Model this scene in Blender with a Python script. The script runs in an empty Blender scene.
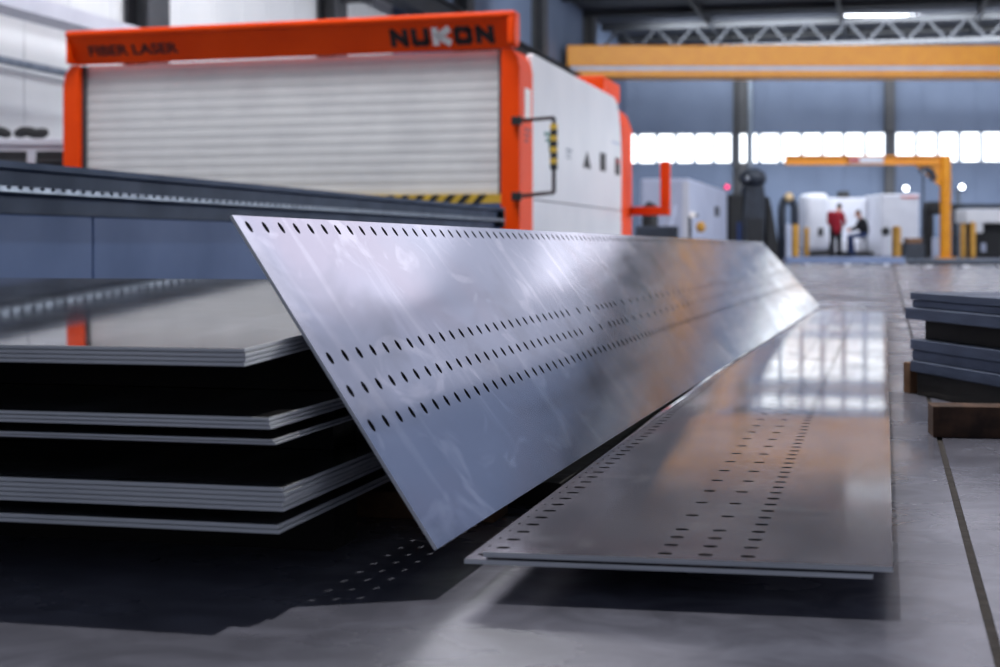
import bpy, bmesh, math, random
from mathutils import Vector, Matrix

random.seed(7)
SC = bpy.context.scene
COL = SC.collection
F, CX, HY, CH = 1600.0, 500.0, 244.0, 0.42       # focal length in pixels, image centre, horizon row, camera height
TA = 387.0 / 1600.0
A = math.atan(TA)                                # the hall's long axis lies to the right of the view axis
SA, CA = math.sin(A), math.cos(A)


def hall(X, Y, Z):
    return Vector((X * CA - Y * SA, X * SA + Y * CA, Z))


def at(px, py, D):
    return hall((px - CX) / F * D, D, CH - (py - HY) / F * D)


def atz(px, py, Z):
    D = F * (CH - Z) / (py - HY)
    return hall((px - CX) / F * D, D, Z)


def depth_on(xh, px):
    """camera depth of the point of the plane x = xh (hall) seen in column px"""
    return -F * xh / CA / (887.0 - px)


# ------------------------------------------------------------------ materials
def lin(h):
    h = h.lstrip('#')
    out = []
    for i in (0, 2, 4):
        c = int(h[i:i + 2], 16) / 255
        out.append(c / 12.92 if c <= .04045 else ((c + .055) / 1.055) ** 2.4)
    return tuple(out) + (1,)


def mat(name, c1, c2=None, rough=.5, metal=0.0, scale=6.0, bump=0.0, rvar=0.0, stretch=(1, 1, 1), emit=None, strength=0, coat=0.0, spec=.5, bscale=None):
    m = bpy.data.materials.new(name)
    m.use_nodes = True
    nt = m.node_tree
    b = nt.nodes['Principled BSDF']
    b.inputs['Base Color'].default_value = lin(c1)
    b.inputs['Roughness'].default_value = rough
    b.inputs['Metallic'].default_value = metal
    b.inputs['Specular IOR Level'].default_value = spec
    if coat:
        b.inputs['Coat Weight'].default_value = coat
        b.inputs['Coat Roughness'].default_value = .12
    if emit:
        b.inputs['Emission Color'].default_value = lin(emit)
        b.inputs['Emission Strength'].default_value = strength
    tc = nt.nodes.new('ShaderNodeTexCoord')
    mp = nt.nodes.new('ShaderNodeMapping')
    mp.inputs['Scale'].default_value = stretch
    nt.links.new(tc.outputs['Object'], mp.inputs['Vector'])
    nz = nt.nodes.new('ShaderNodeTexNoise')
    nz.inputs['Scale'].default_value = scale
    nz.inputs['Detail'].default_value = 6
    nt.links.new(mp.outputs['Vector'], nz.inputs['Vector'])
    if c2:
        rp = nt.nodes.new('ShaderNodeValToRGB')
        rp.color_ramp.elements[0].position = .35
        rp.color_ramp.elements[1].position = .65
        rp.color_ramp.elements[0].color = lin(c1)
        rp.color_ramp.elements[1].color = lin(c2)
        nt.links.new(nz.outputs['Fac'], rp.inputs['Fac'])
        nt.links.new(rp.outputs['Color'], b.inputs['Base Color'])
    if rvar:
        mr = nt.nodes.new('ShaderNodeMapRange')
        mr.inputs['From Min'].default_value = .3
        mr.inputs['From Max'].default_value = .7
        mr.inputs['To Min'].default_value = max(0, rough - rvar)
        mr.inputs['To Max'].default_value = min(1, rough + rvar)
        nt.links.new(nz.outputs['Fac'], mr.inputs['Value'])
        nt.links.new(mr.outputs['Result'], b.inputs['Roughness'])
    if bump:
        bp = nt.nodes.new('ShaderNodeBump')
        bp.inputs['Strength'].default_value = bump
        bp.inputs['Distance'].default_value = .02
        n2 = nz
        if bscale:
            n2 = nt.nodes.new('ShaderNodeTexNoise')
            n2.inputs['Scale'].default_value = bscale
            nt.links.new(mp.outputs['Vector'], n2.inputs['Vector'])
        nt.links.new(n2.outputs['Fac'], bp.inputs['Height'])
        nt.links.new(bp.outputs['Normal'], b.inputs['Normal'])
    return m


def emission(name, c, s):
    m = bpy.data.materials.new(name)
    m.use_nodes = True
    nt = m.node_tree
    nt.nodes.clear()
    e = nt.nodes.new('ShaderNodeEmission')
    e.inputs['Color'].default_value = lin(c)
    e.inputs['Strength'].default_value = s
    o = nt.nodes.new('ShaderNodeOutputMaterial')
    nt.links.new(e.outputs[0], o.inputs['Surface'])
    return m


def steel_plate(name, dark, light, warm, rough, seed=0.0, wave=.05, metal=1.0):
    """bare rolled steel: oxide clouds, wiped streaks, uneven gloss, slight waviness"""
    m = bpy.data.materials.new(name)
    m.use_nodes = True
    nt = m.node_tree
    N, L = nt.nodes.new, nt.links.new
    b = nt.nodes['Principled BSDF']
    b.inputs['Metallic'].default_value = metal
    tc = N('ShaderNodeTexCoord')

    def noise(sc, stretch, detail=5, off=0.0, dist=0.0):
        mp = N('ShaderNodeMapping')
        mp.inputs['Scale'].default_value = stretch
        mp.inputs['Location'].default_value = (seed + off, seed * .7 + off, 0)
        L(tc.outputs['Object'], mp.inputs['Vector'])
        n = N('ShaderNodeTexNoise')
        n.inputs['Scale'].default_value = sc
        n.inputs['Detail'].default_value = detail
        n.inputs['Distortion'].default_value = dist
        L(mp.outputs['Vector'], n.inputs['Vector'])
        return n

    def ramp(src, p0, p1, c0, c1):
        r = N('ShaderNodeValToRGB')
        r.color_ramp.elements[0].position = p0
        r.color_ramp.elements[1].position = p1
        r.color_ramp.elements[0].color = c0
        r.color_ramp.elements[1].color = c1
        L(src, r.inputs['Fac'])
        return r

    def mix(fac, a, bb, mode='MIX'):
        x = N('ShaderNodeMix')
        x.data_type = 'RGBA'
        x.blend_type = mode
        if isinstance(fac, float):
            x.inputs['Factor'].default_value = fac
        else:
            L(fac, x.inputs['Factor'])
        L(a, x.inputs['A'])
        L(bb, x.inputs['B'])
        return x.outputs['Result']

    clouds = noise(2.6, (.6, 1.5, 1), 5, 0, .3)
    base = ramp(clouds.outputs['Fac'], .34, .66, lin(dark), lin(light))
    tint = noise(2.1, (.8, 1.2, 1), 4, 3.1, .5)
    w = N('ShaderNodeRGB')
    w.outputs[0].default_value = lin(warm)
    tf = ramp(tint.outputs['Fac'], .5, .68, (0, 0, 0, 1), (.6, .6, .6, 1))
    c = mix(tf.outputs['Color'], base.outputs['Color'], w.outputs[0])
    wipe = noise(9, (1.2, .16, 1), 6, 7.7, .5)
    wf = ramp(wipe.outputs['Fac'], .57, .74, (0, 0, 0, 1), (.6, .6, .6, 1))
    pale = N('ShaderNodeRGB')
    pale.outputs[0].default_value = lin('#c9c9d2')
    c = mix(wf.outputs['Color'], c, pale.outputs[0])
    smear = noise(4.2, (.9, 1.6, 1), 7, 21.3, 2.2)
    sf = ramp(smear.outputs['Fac'], .56, .66, (0, 0, 0, 1), (.42, .42, .42, 1))
    c = mix(sf.outputs['Color'], c, pale.outputs[0])
    stain = noise(3.4, (.8, 1.3, 1), 6, 33.1, 1.0)
    tf2 = ramp(stain.outputs['Fac'], .55, .72, (0, 0, 0, 1), (.55, .55, .55, 1))
    dk = N('ShaderNodeRGB')
    dk.outputs[0].default_value = lin('#5f6472')
    c = mix(tf2.outputs['Color'], c, dk.outputs[0])
    L(c, b.inputs['Base Color'])
    rn = noise(4.5, (.7, 1.4, 1), 6, 11, .4)
    mr = N('ShaderNodeMapRange')
    mr.inputs['From Min'].default_value = .32
    mr.inputs['From Max'].default_value = .7
    mr.inputs['To Min'].default_value = rough * .85
    mr.inputs['To Max'].default_value = rough * 1.25
    L(rn.outputs['Fac'], mr.inputs['Value'])
    L(mr.outputs['Result'], b.inputs['Roughness'])
    wv = noise(2.3, (1, 1, 1), 2, 5)
    bp = N('ShaderNodeBump')
    bp.inputs['Strength'].default_value = wave
    bp.inputs['Distance'].default_value = .05
    L(wv.outputs['Fac'], bp.inputs['Height'])
    L(bp.outputs['Normal'], b.inputs['Normal'])
    return m


M = {}
M['tilt'] = steel_plate('wiped_rolled_steel', '#838a9c', '#9ca2b3', '#9c929e', .105, 0.0, .003, .88)
M['flat'] = steel_plate('oxide_rolled_steel', '#83818d', '#b3b0bc', '#a3858e', .09, 4.0, .003, .62)
M['sheet_top'] = steel_plate('oiled_steel_sheet', '#6f7178', '#85868c', '#7c7674', .045, 9.0, .001, .8)
M['sheet'] = mat('cut_steel_edge', '#e6e7ea', '#c4c6cb', .42, .05, 30, 0, .1, (.15, .15, 3))
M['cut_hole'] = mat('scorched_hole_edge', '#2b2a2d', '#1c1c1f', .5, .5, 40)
M['dark_sheet'] = mat('blue_grey_thick_plate', '#5b6780', '#48536a', .5, .4, 12, .1, .1, (.4, .4, 3))
M['orange'] = mat('orange_enamel', '#f84c02', '#ee4400', .5, 0, 2, spec=.18)
M['white_paint'] = mat('white_enamel', '#e6e6ea', '#dedfe4', .35, 0, 1.5)
M['shutter'] = mat('white_shutter_slats', '#d9d9da', '#cfcfd1', .5, 0, 3)
M['black'] = mat('black_rubber', '#17181b', '#202226', .6)
M['dark_letter'] = mat('black_lettering', '#2a1413', '#24100f', .5)
M['white_letter'] = mat('white_lettering', '#f6f2f0', '#ece8e6', .45)
M['yellow'] = mat('yellow_enamel', '#e09414', '#d98a10', .45, 0, 3)
M['haz_yellow'] = mat('hazard_yellow', '#d6b13c', '#c7a438', .5, 0, 8)
M['bollard'] = mat('bollard_yellow', '#c9973a', '#b98730', .5, 0, 5)
M['rail'] = mat('blue_grey_machine_paint', '#2c405e', '#243650', .55, .0, 4, .02, .05, spec=.15)
M['panel'] = mat('slate_blue_panel', '#4a618c', '#425880', .5, .0, 2, .01, .05, spec=.15)
M['bright_steel'] = mat('bright_steel', '#c4c7cc', '#a9adb5', .3, 1.0, 20, .1, .1)
M['grey_steel'] = mat('dull_grey_steel', '#7d8795', '#6c7684', .45, .5, 8, .05, .1)
M['wall_grey'] = mat('blue_grey_cladding', '#67758f', '#5d6b85', .6, 0, .6)
M['wall_white'] = mat('white_wall_panels', '#dfe0e2', '#d4d6d9', .7, 0, .5)
M['column'] = mat('dark_grey_column', '#45464b', '#3b3d42', .6, 0, 2)
M['ceiling'] = mat('dark_roof_sheeting', '#2b303c', '#232833', .7, 0, 2)
M['truss'] = mat('dark_truss_steel', '#24272e', '#1e2127', .6, .0, 4)
M['bar_blue'] = mat('pale_blue_grey_paint', '#7f90b3', '#7485a8', .45, 0, 3)
M['wood'] = mat('weathered_timber', '#644735', '#3a2920', .8, 0, 7, .4, 0, (2.5, .5, 2.5))
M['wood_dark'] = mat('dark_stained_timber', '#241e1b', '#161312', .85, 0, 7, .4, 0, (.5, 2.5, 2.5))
M['wood_warm'] = mat('raw_timber', '#8a6546', '#6f4d35', .8, 0, 9, .3, 0, (2, .5, 2))
M['machine_white'] = mat('pale_grey_machine_paint', '#cfd1dc', '#c4c6d2', .45, 0, 2)
M['lavender'] = mat('lavender_grey_machine_paint', '#b9c0d6', '#aab2ca', .45, 0, 1.5)
M['dark_machine'] = mat('slate_machine_paint', '#333b49', '#272d38', .5, .1, 4)
M['skin'] = mat('skin', '#c98f76', '#bd836b', .55, 0, 20)
M['red_cloth'] = mat('red_knit', '#a31a2f', '#8c1427', .9, 0, 40, .2)
M['dark_cloth'] = mat('dark_cloth', '#22242c', '#1a1c23', .9, 0, 40, .2)
M['denim'] = mat('blue_denim', '#2c3f6e', '#24345c', .9, 0, 60, .2)
M['hair'] = mat('brown_hair', '#3c2a22', '#2c1f19', .7, 0, 60)
M['teal'] = mat('teal_sticker', '#2f7f72', '#2a7469', .5)
M['red_sticker'] = mat('red_sticker', '#b8271f', '#a8221b', .5)
M['dark_glass'] = mat('dark_tinted_glass', '#141519', '#101115', .45, spec=.2)
M['pale_yellow'] = mat('pale_yellow_plastic', '#e3c79a', '#d9bb8c', .5)
M['win'] = emission('daylight_pane', '#f6fbff', 3.5)
M['sky'] = emission('skylight_pane', '#f1efff', 1.95)
M['fill_blue'] = emission('blue_reflection_fill', '#bccdf5', .54)  # unseen glowing pane added to tint the tilted plate's reflection blue
M['fill_dim'] = emission('dim_reflection_fill', '#dcdff5', 1.0)  # unseen glowing pane added as soft fill in the tilted plate's reflection
M['side_win'] = emission('side_daylight_pane', '#e6edff', 2.0)
M['lamp_white'] = emission('white_lamp', '#f4f8ff', 9.0)
M['lamp_pink'] = emission('pink_lamp', '#ff4a80', 2.5)


# ------------------------------------------------------------------ mesh builder
class MB:
    def __init__(self):
        self.bm = bmesh.new()
        self.mats = []
        self.cur = 0

    def use(self, m):
        if m not in self.mats:
            self.mats.append(m)
        self.cur = self.mats.index(m)
        return self

    def _f(self, vs):
        try:
            f = self.bm.faces.new(vs)
            f.material_index = self.cur
            return f
        except ValueError:
            return None

    def box(self, lo, hi, mtx=None, bevel=0.0, seg=2):
        (x0, y0, z0), (x1, y1, z1) = lo, hi
        co = [(x0, y0, z0), (x1, y0, z0), (x1, y1, z0), (x0, y1, z0), (x0, y0, z1), (x1, y0, z1), (x1, y1, z1), (x0, y1, z1)]
        vs = [self.bm.verts.new((mtx @ Vector(c)) if mtx else c) for c in co]
        fs = [self._f([vs[i] for i in q]) for q in ((0, 3, 2, 1), (4, 5, 6, 7), (0, 1, 5, 4), (1, 2, 6, 5), (2, 3, 7, 6), (3, 0, 4, 7))]
        if bevel:
            es = list({e for f in fs for e in f.edges})
            r = bmesh.ops.bevel(self.bm, geom=es, offset=bevel, segments=seg, affect='EDGES', profile=.5, clamp_overlap=True)
            for f in r['faces']:
                f.material_index = self.cur
        return self

    def prism(self, prof, y0, y1, mtx=None, bevel=0.0):
        """prof: (x, z) outline, extruded along y"""
        a = [self.bm.verts.new((mtx @ Vector((x, y0, z))) if mtx else (x, y0, z)) for x, z in prof]
        b = [self.bm.verts.new((mtx @ Vector((x, y1, z))) if mtx else (x, y1, z)) for x, z in prof]
        n = len(prof)
        fs = [self._f(a), self._f(list(reversed(b)))]
        for i in range(n):
            fs.append(self._f([a[i], b[i], b[(i + 1) % n], a[(i + 1) % n]]))
        if bevel:
            es = list({e for f in fs if f for e in f.edges})
            bmesh.ops.bevel(self.bm, geom=es, offset=bevel, segments=2, affect='EDGES', profile=.5, clamp_overlap=True)
        return self

    def tube(self, pts, rad, n=12, cap=True):
        pts = [Vector(p) for p in pts]
        if not isinstance(rad, (list, tuple)):
            rad = [rad] * len(pts)
        rings = []
        up = None
        for i, p in enumerate(pts):
            t = (pts[min(i + 1, len(pts) - 1)] - pts[max(i - 1, 0)]).normalized()
            if up is None:
                up = t.orthogonal().normalized()
            else:
                up = (up - t * up.dot(t)).normalized()
            s = t.cross(up)
            rings.append([self.bm.verts.new(p + (up * math.cos(2 * math.pi * k / n) + s * math.sin(2 * math.pi * k / n)) * rad[i]) for k in range(n)])
        for r0, r1 in zip(rings, rings[1:]):
            for k in range(n):
                self._f([r0[k], r0[(k + 1) % n], r1[(k + 1) % n], r1[k]])
        if cap:
            self._f(list(reversed(rings[0])))
            self._f(rings[-1])
        return self

    def ball(self, c, r, mtx=None, seg=16, rings=10):
        c = Vector(c)
        if not isinstance(r, (list, tuple)):
            r = (r, r, r)
        rows = []
        for i in range(rings + 1):
            th = math.pi * i / rings
            k = 1 if i in (0, rings) else seg
            row = []
            for j in range(k):
                ph = 2 * math.pi * j / seg
                v = Vector((r[0] * math.sin(th) * math.cos(ph), r[1] * math.sin(th) * math.sin(ph), r[2] * math.cos(th)))
                if mtx:
                    v = mtx @ v
                row.append(self.bm.verts.new(c + v))
            rows.append(row)
        for a, b in zip(rows, rows[1:]):
            for j in range(seg):
                if len(a) == 1:
                    self._f([a[0], b[j], b[(j + 1) % seg]])
                elif len(b) == 1:
                    self._f([a[j], b[0], a[(j + 1) % seg]])
                else:
                    self._f([a[j], b[j], b[(j + 1) % seg], a[(j + 1) % seg]])
        return self

    def lathe(self, prof, c=(0, 0, 0), n=20):
        c = Vector(c)
        rows = [[self.bm.verts.new(c + Vector((r * math.cos(2 * math.pi * k / n), r * math.sin(2 * math.pi * k / n), z))) for k in range(n)] for r, z in prof]
        for a, b in zip(rows, rows[1:]):
            for k in range(n):
                self._f([a[k], a[(k + 1) % n], b[(k + 1) % n], b[k]])
        self._f(list(reversed(rows[0])))
        self._f(rows[-1])
        return self

    def build(self, name, m, parent=None, smooth=False, frame=None, recalc=True):
        if recalc:
            bmesh.ops.recalc_face_normals(self.bm, faces=self.bm.faces)
        me = bpy.data.meshes.new(name)
        if frame is not None:
            self.bm.transform(frame.inverted())
        self.bm.to_mesh(me)
        self.bm.free()
        for x in (self.mats or [m]):
            me.materials.append(x)
        if smooth:
            for p in me.polygons:
                p.use_smooth = True
        o = bpy.data.objects.new(name, me)
        COL.objects.link(o)
        if frame is not None:
            o.matrix_world = frame
        if parent:
            o.parent = parent
        return o


def smooth_by_angle(o, deg=35):
    me = o.data
    for p in me.polygons:
        p.use_smooth = True
    bm = bmesh.new()
    bm.from_mesh(me)
    for e in bm.edges:
        if len(e.link_faces) == 2 and e.calc_face_angle(0) > math.radians(deg):
            e.smooth = False
    bm.to_mesh(me)
    bm.free()
    return o


def tag(o, label=None, cat=None, group=None, kind=None):
    if label:
        o['label'] = label
    if cat:
        o['category'] = cat
    if group:
        o['group'] = group
    if kind:
        o['kind'] = kind
    return o


def thing(name, label, cat, loc=(0, 0, 0), rz=0.0, group=None):
    o = bpy.data.objects.new(name, None)
    COL.objects.link(o)
    o.location = loc
    o.rotation_euler = (0, 0, rz)
    o.empty_display_size = .1
    return tag(o, label, cat, group)


def struct(name, mb, m, frame=None):
    o = mb.build(name, m, frame=frame)
    o['kind'] = 'structure'
    return o


def axes(o, x, y):
    """frame at o, x along x, z normal to x and y"""
    x = x.normalized()
    z = x.cross(y).normalized()
    y = z.cross(x)
    return Matrix(((x.x, y.x, z.x, o.x), (x.y, y.y, z.y, o.y), (x.z, y.z, z.z, o.z), (0, 0, 0, 1)))


# ------------------------------------------------------------------ camera
cam = bpy.data.cameras.new('camera')
cam.sensor_width = 36.0
cam.lens = 36.0 * F / 1000.0
cam.shift_y = -(333.5 - HY) / 1000.0
cam.clip_start = .05
cam.clip_end = 300
cam.dof.use_dof = True
cam.dof.focus_distance = 2.6
cam.dof.aperture_fstop = 5.6
co = bpy.data.objects.new('camera', cam)
COL.objects.link(co)
co.location = (0, 0, CH)
co.rotation_euler = (math.radians(90), 0, A)
SC.camera = co

# ------------------------------------------------------------------ the hall
WX0, WX1, ROOF = -10.0, 14.0, 8.3
fm = mat('polished_concrete', '#7d7e8b', '#6d6e7b', .25, 0, 1.7, .002, .12)
nt = fm.node_tree
bs = nt.nodes['Principled BSDF']
# fine wear and trowel marks over the broad mottling
tc = nt.nodes.new('ShaderNodeTexCoord')
n2 = nt.nodes.new('ShaderNodeTexNoise')
n2.inputs['Scale'].default_value = 9
n2.inputs['Detail'].default_value = 9
n2.inputs['Distortion'].default_value = 1.5
nt.links.new(tc.outputs['Object'], n2.inputs['Vector'])
r2 = nt.nodes.new('ShaderNodeValToRGB')
r2.color_ramp.elements[0].position = .36
r2.color_ramp.elements[1].position = .68
r2.color_ramp.elements[0].color = (.72, .72, .74, 1)
r2.color_ramp.elements[1].color = (1.12, 1.12, 1.14, 1)
nt.links.new(n2.outputs['Fac'], r2.inputs['Fac'])
mx = nt.nodes.new('ShaderNodeMix')
mx.data_type = 'RGBA'
mx.blend_type = 'MULTIPLY'
mx.inputs['Factor'].default_value = 1.0
src = bs.inputs['Base Color'].links[0].from_socket
nt.links.new(src, mx.inputs['A'])
nt.links.new(r2.outputs['Color'], mx.inputs['B'])
nt.links.new(mx.outputs['Result'], bs.inputs['Base Color'])

fb = MB()
fb.box((WX0 - .3, -6, -.2), (WX1 + .3, 72, -.02))
fb.box((WX0 - .3, -6, -.02), (.0, 72, 0))
# the saw-cut joint is a real slot between two slabs
g0 = atz(970, 552, 0)
gx = g0.x
GW = .0058
fb2 = MB()
fb2.box((WX0 - .3, -6, -.2), (gx - GW, 72, 0))
fb2.box((gx + GW, -6, -.2), (WX1 + .3, 72, 0))
fb2.box((gx - GW, -6, -.2), (gx + GW, 72, -.012))
fb.bm.free()
struct('floor', fb2, fm)
jb = MB()
jb.box((gx - GW, -1, -.012), (gx + GW, 66, -.004))
j = jb.build('floor_joint', mat('brown_joint_filler', '#3a322e', '#2b2522', .8, 0, 30, .3))
j['kind'] = 'structure'

# far wall: nearly square to the view
PL, PR = at(560, 244, 63.0), at(1100, 244, 61.2)
ex = (PR - PL)
ex.z = 0
ex.normalize()
ey = Vector((-ex.y, ex.x, 0))
PLo = Vector((PL.x, PL.y, 0))
FW = Matrix(((ex.x, ey.x, 0, PLo.x), (ex.y, ey.y, 0, PLo.y), (0, 0, 1, 0), (0, 0, 0, 1)))   # local x along the wall, y away from the camera


def fwx(px):
    """position along the far wall seen in column px"""
    d = at(px, 244, 1.0)
    # ray (d.x,d.y)*t hits line PLo + s*ex
    det = d.x * (-ex.y) - d.y * (-ex.x)
    s = (d.x * PLo.y - d.y * PLo.x) / det
    return s if True else 0


def _fw(px):
    d = at(px, 244, 1.0)
    a11, a12, a21, a22 = d.x, -ex.x, d.y, -ex.y
    det = a11 * a22 - a12 * a21
    t = (PLo.x * a22 - a12 * PLo.y) / det
    s = (a11 * PLo.y - a21 * PLo.x) / det
    return t, s


def fwz(px, py):
    t, s = _fw(px)
    return s, CH - (py - HY) / F * t


WZ0, WZ1 = fwz(800, 163.5)[1], fwz(800, 132)[1]
wl = _fw(560)[1] - 8
wr = _fw(1000)[1] + 14
wb = MB()
wb.box((wl, 0, 0), (wr, .3, WZ0))
wb.box((wl, 0, WZ1), (wr, .3, ROOF))
wb.box((wl, 0, WZ0), (_fw(600)[1], .3, WZ1))
cols = [_fw(735.5)[1], _fw(890.5)[1]]
pw = cols[1] - cols[0]
cuts = [(_fw(600)[1], _fw(733)[1]), (_fw(738.5)[1], _fw(886.5)[1]), (_fw(894.5)[1], _fw(894.5)[1] + pw * .97), (_fw(894.5)[1] + pw * 1.02, wr - .5)]
for a, b in zip(cuts, cuts[1:]):
    wb.box((a[1], 0, WZ0), (b[0], .3, WZ1))
wb.box((cuts[-1][1], 0, WZ0), (wr, .3, WZ1))
for i in range(int((wr - wl) / 1.0)):           # vertical ribs of the cladding
    x = wl + i * 1.0
    wb.box((x, -.03, 0), (x + .06, 0, WZ0 - .05))
    wb.box((x, -.03, WZ1 + .05), (x + .06, 0, ROOF))
o = struct('wall_far', wb, M['wall_grey'], None)
o.matrix_world = FW
for i, (a, b) in enumerate(cuts):
    w = MB()
    w.box((a, .12, WZ0), (b, .16, WZ1))
    o = struct('window_%d' % (i + 1), w, M['win'])
    o.matrix_world = FW
    fr = MB()
    n = max(2, round((b - a) / (pw / 7.6)))
    for k in range(n + 1):
        x = a + (b - a) * k / n
        fr.box((x - .07, .04, WZ0), (x + .07, .12, WZ1))
    fr.box((a, .04, WZ0), (b, .12, WZ0 + .06))
    fr.box((a, .04, WZ1 - .06), (b, .12, WZ1))
    f = fr.build('window_frame', M['wall_grey'], o)
tr = MB()
for px, w in ((742.5, 9), (888.5, 9)):
    s0, s1 = _fw(px - w / 2)[1], _fw(px + w / 2)[1]
    for (z0, z1) in ((0, WZ0), (WZ1, ROOF)):
        tr.box((s0, -.35, z0), (s1, -.3, z1))
        tr.box((s0, -.08, z0), (s1, -.03, z1))
        tr.box(((s0 + s1) / 2 - .03, -.3, z0), ((s0 + s1) / 2 + .03, -.08, z1))
s0 = _fw(735.7)[1]
tr.box((s0 - .1, -.08, 0), (s0 + .1, -.03, ROOF))
s0 = _fw(890.5)[1]
tr.box((s0 - .15, -.08, 0), (s0 + .15, -.03, ROOF))
tr.bm.transform(FW)
struct('trim_1', tr, M['column'])
tp = MB()                                       # downpipe in front of the window strip
x = _fw(749.5)[1]
tp.tube([FW @ Vector((x, -.18, 0)), FW @ Vector((x, -.18, ROOF - .2))], .13, 12)
struct('trim_2', tp, M['grey_steel'])

# left wall with columns, conduit and cable tray
lw = MB()
lw.box((WX0 - .3, -6, 0), (WX0, 70, ROOF))
for k in range(60):
    lw.box((WX0, 4 + k * 1.1, 0), (WX0 + .012, 4.05 + k * 1.1, ROOF))
struct('wall_left', lw, M['wall_white'])
rw = MB()
rw.box((WX1, -6, 0), (WX1 + .3, 70, 2.2))
rw.box((WX1, -6, 4.6), (WX1 + .3, 70, ROOF))
for k in range(14):
    rw.box((WX1, -6 + k * 5.8, 2.2), (WX1 + .3, -5.2 + k * 5.8, 4.6))
struct('wall_right', rw, M['wall_grey'])
for k in range(13):
    w = MB()
    w.box((WX1 + .1, -5.2 + k * 5.8, 2.2), (WX1 + .14, -6 + (k + 1) * 5.8, 4.6))
    struct('window_%d' % (k + 5), w, M['side_win'])


def dwall(px, xh=WX0):
    D = depth_on(xh, px)
    p = at(px, 244, D)
    return p.y, D


tk = MB()
for px, wpx in ((134, 28), (322, 20), (456, 18), (533, 14), (584, 10)):
    y, D = dwall(px)
    hw = .32
    tk.box((WX0 + .02, y - hw, 0), (WX0 + .06, y + hw, ROOF - .02))
    tk.box((WX0 + .06, y - .04, 0), (WX0 + .34, y + .04, ROOF - .02))
    tk.box((WX0 + .34, y - hw, 0), (WX0 + .38, y + hw, ROOF - .02))
    tk.box((WX0 + .38, y - .12, 4.8), (WX0 + .95, y + .12, 5.098))
struct('trim_3', tk, M['column'])
# lower white wall, dark upper wall beyond the third bay
up = MB()
y0, _ = dwall(392)
up.box((WX0 + .013, y0, 0), (WX0 + .02, 70, ROOF - .02))
struct('trim_4', up, M['wall_grey'])


def along_left(px0, py0, px1, off, r, name, m, label, cat):
    D0, D1 = depth_on(WX0 + off, px0), depth_on(WX0 + off, px1)
    a = at(px0, py0, D0)
    b = at(px1, py0, D1)
    a.x = b.x = WX0 + off
    b.z = a.z
    mb = MB()
    d = (b - a) / 24
    pts = [a + d * i for i in range(25)] + [b + Vector((0, .08, -.08)), Vector((b.x, b.y + .08, .0))]
    mb.tube(pts, r, 10)
    o = mb.build(name, m, smooth=True)
    tag(o, label, cat)
    return o, a, b


along_left(-40, 51, 128, .5, .045, 'conduit', M['grey_steel'], 'thin grey conduit running along the white left wall', 'pipe')
# light grey cable tray high on the left wall
D0 = depth_on(WX0 + .6, -40)
a = at(-40, -12, D0)
tb = MB()
ya, yb = a.y, dwall(120)[0]
tb.box((WX0 + .42, ya, a.z - .12), (WX0 + .85, yb, a.z - .10))
tb.box((WX0 + .42, ya, a.z - .10), (WX0 + .44, yb, a.z + .06))
tb.box((WX0 + .83, ya, a.z - .10), (WX0 + .85, yb, a.z + .06))
tag(tb.build('wall_cable_tray', M['machine_white']), 'pale grey cable tray high on the white left wall above the orange laser cutter', 'cable tray')
# crane runway beam on the left wall
rb = MB()
RZ = 5.10
for (z0, z1, w) in ((RZ, RZ + .04, .17), (RZ + .04, RZ + .46, .03), (RZ + .46, RZ + .5, .17)):
    rb.box((WX0 + .75 - w, 26, z0), (WX0 + .75 + w, 51.8, z1))
tag(rb.build('crane_rail', M['truss']), 'dark crane runway beam along the left wall above the orange laser cutter', 'beam')

# roof
cb = MB()
cb.box((WX0 - .3, -6, ROOF), (WX1 + .3, 72, ROOF + .2))
SKY = [(.9, 3.6, 17.5, 31), (.9, 3.6, 39.5, 50), (-5.5, -3.0, 8, 30), (6.2, 13.6, 22, 50), (3.7, 6.1, 19, 50), (.9, 3.6, 31.1, 39.4)]
struct('ceiling', cb, M['ceiling'])
for i, (x0, x1, y0, y1) in enumerate(SKY):
    s = MB()
    s.box((x0, y0, ROOF - .06), (x1, y1, ROOF - .02))
    struct('window_%d' % (20 + i), s, M['fill_blue'] if i == 3 else M['fill_dim'] if i > 3 else M['sky'])  # the blue and dim panes are added glow for the tilted plate
tb = MB()
for k in range(5):
    y = 46 + k * 3.6
    tb.box((WX0, y - .09, ROOF - .22), (WX1, y + .09, ROOF - .02))
    tb.box((WX0, y - .09, ROOF - 1.0), (WX1, y + .09, ROOF - .84)) if k == 3 else None
    if k == 3:
        n = 18
        for q in range(n):
            xa = WX0 + (WX1 - WX0) * q / n
            xb = WX0 + (WX1 - WX0) * (q + .5) / n
            xc = WX0 + (WX1 - WX0) * (q + 1) / n
            tb.tube([(xa, y, ROOF - .92), (xb, y, ROOF - .15)], .05, 6)
            tb.tube([(xb, y, ROOF - .15), (xc, y, ROOF - .92)], .05, 6)
for x in (-6, -1.5, 3, 7.5):
    tb.box((x - .06, 44, ROOF - .3), (x + .06, 61, ROOF - .02))
struct('trim_5', tb, M['truss'])

# ------------------------------------------------------------------ perforated plates
PITCH = .0545
ROWS = (.036, .447, .547, .651)


def cubic_quad(P00, P10, P01, P11):
    """P(u, v): u 0..1 along the length, v 0..1 along the width"""
    def P(u, v):
        return (P00 * (1 - u) + P10 * u) * (1 - v) + (P01 * (1 - u) + P11 * u) * v
    return P


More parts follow.
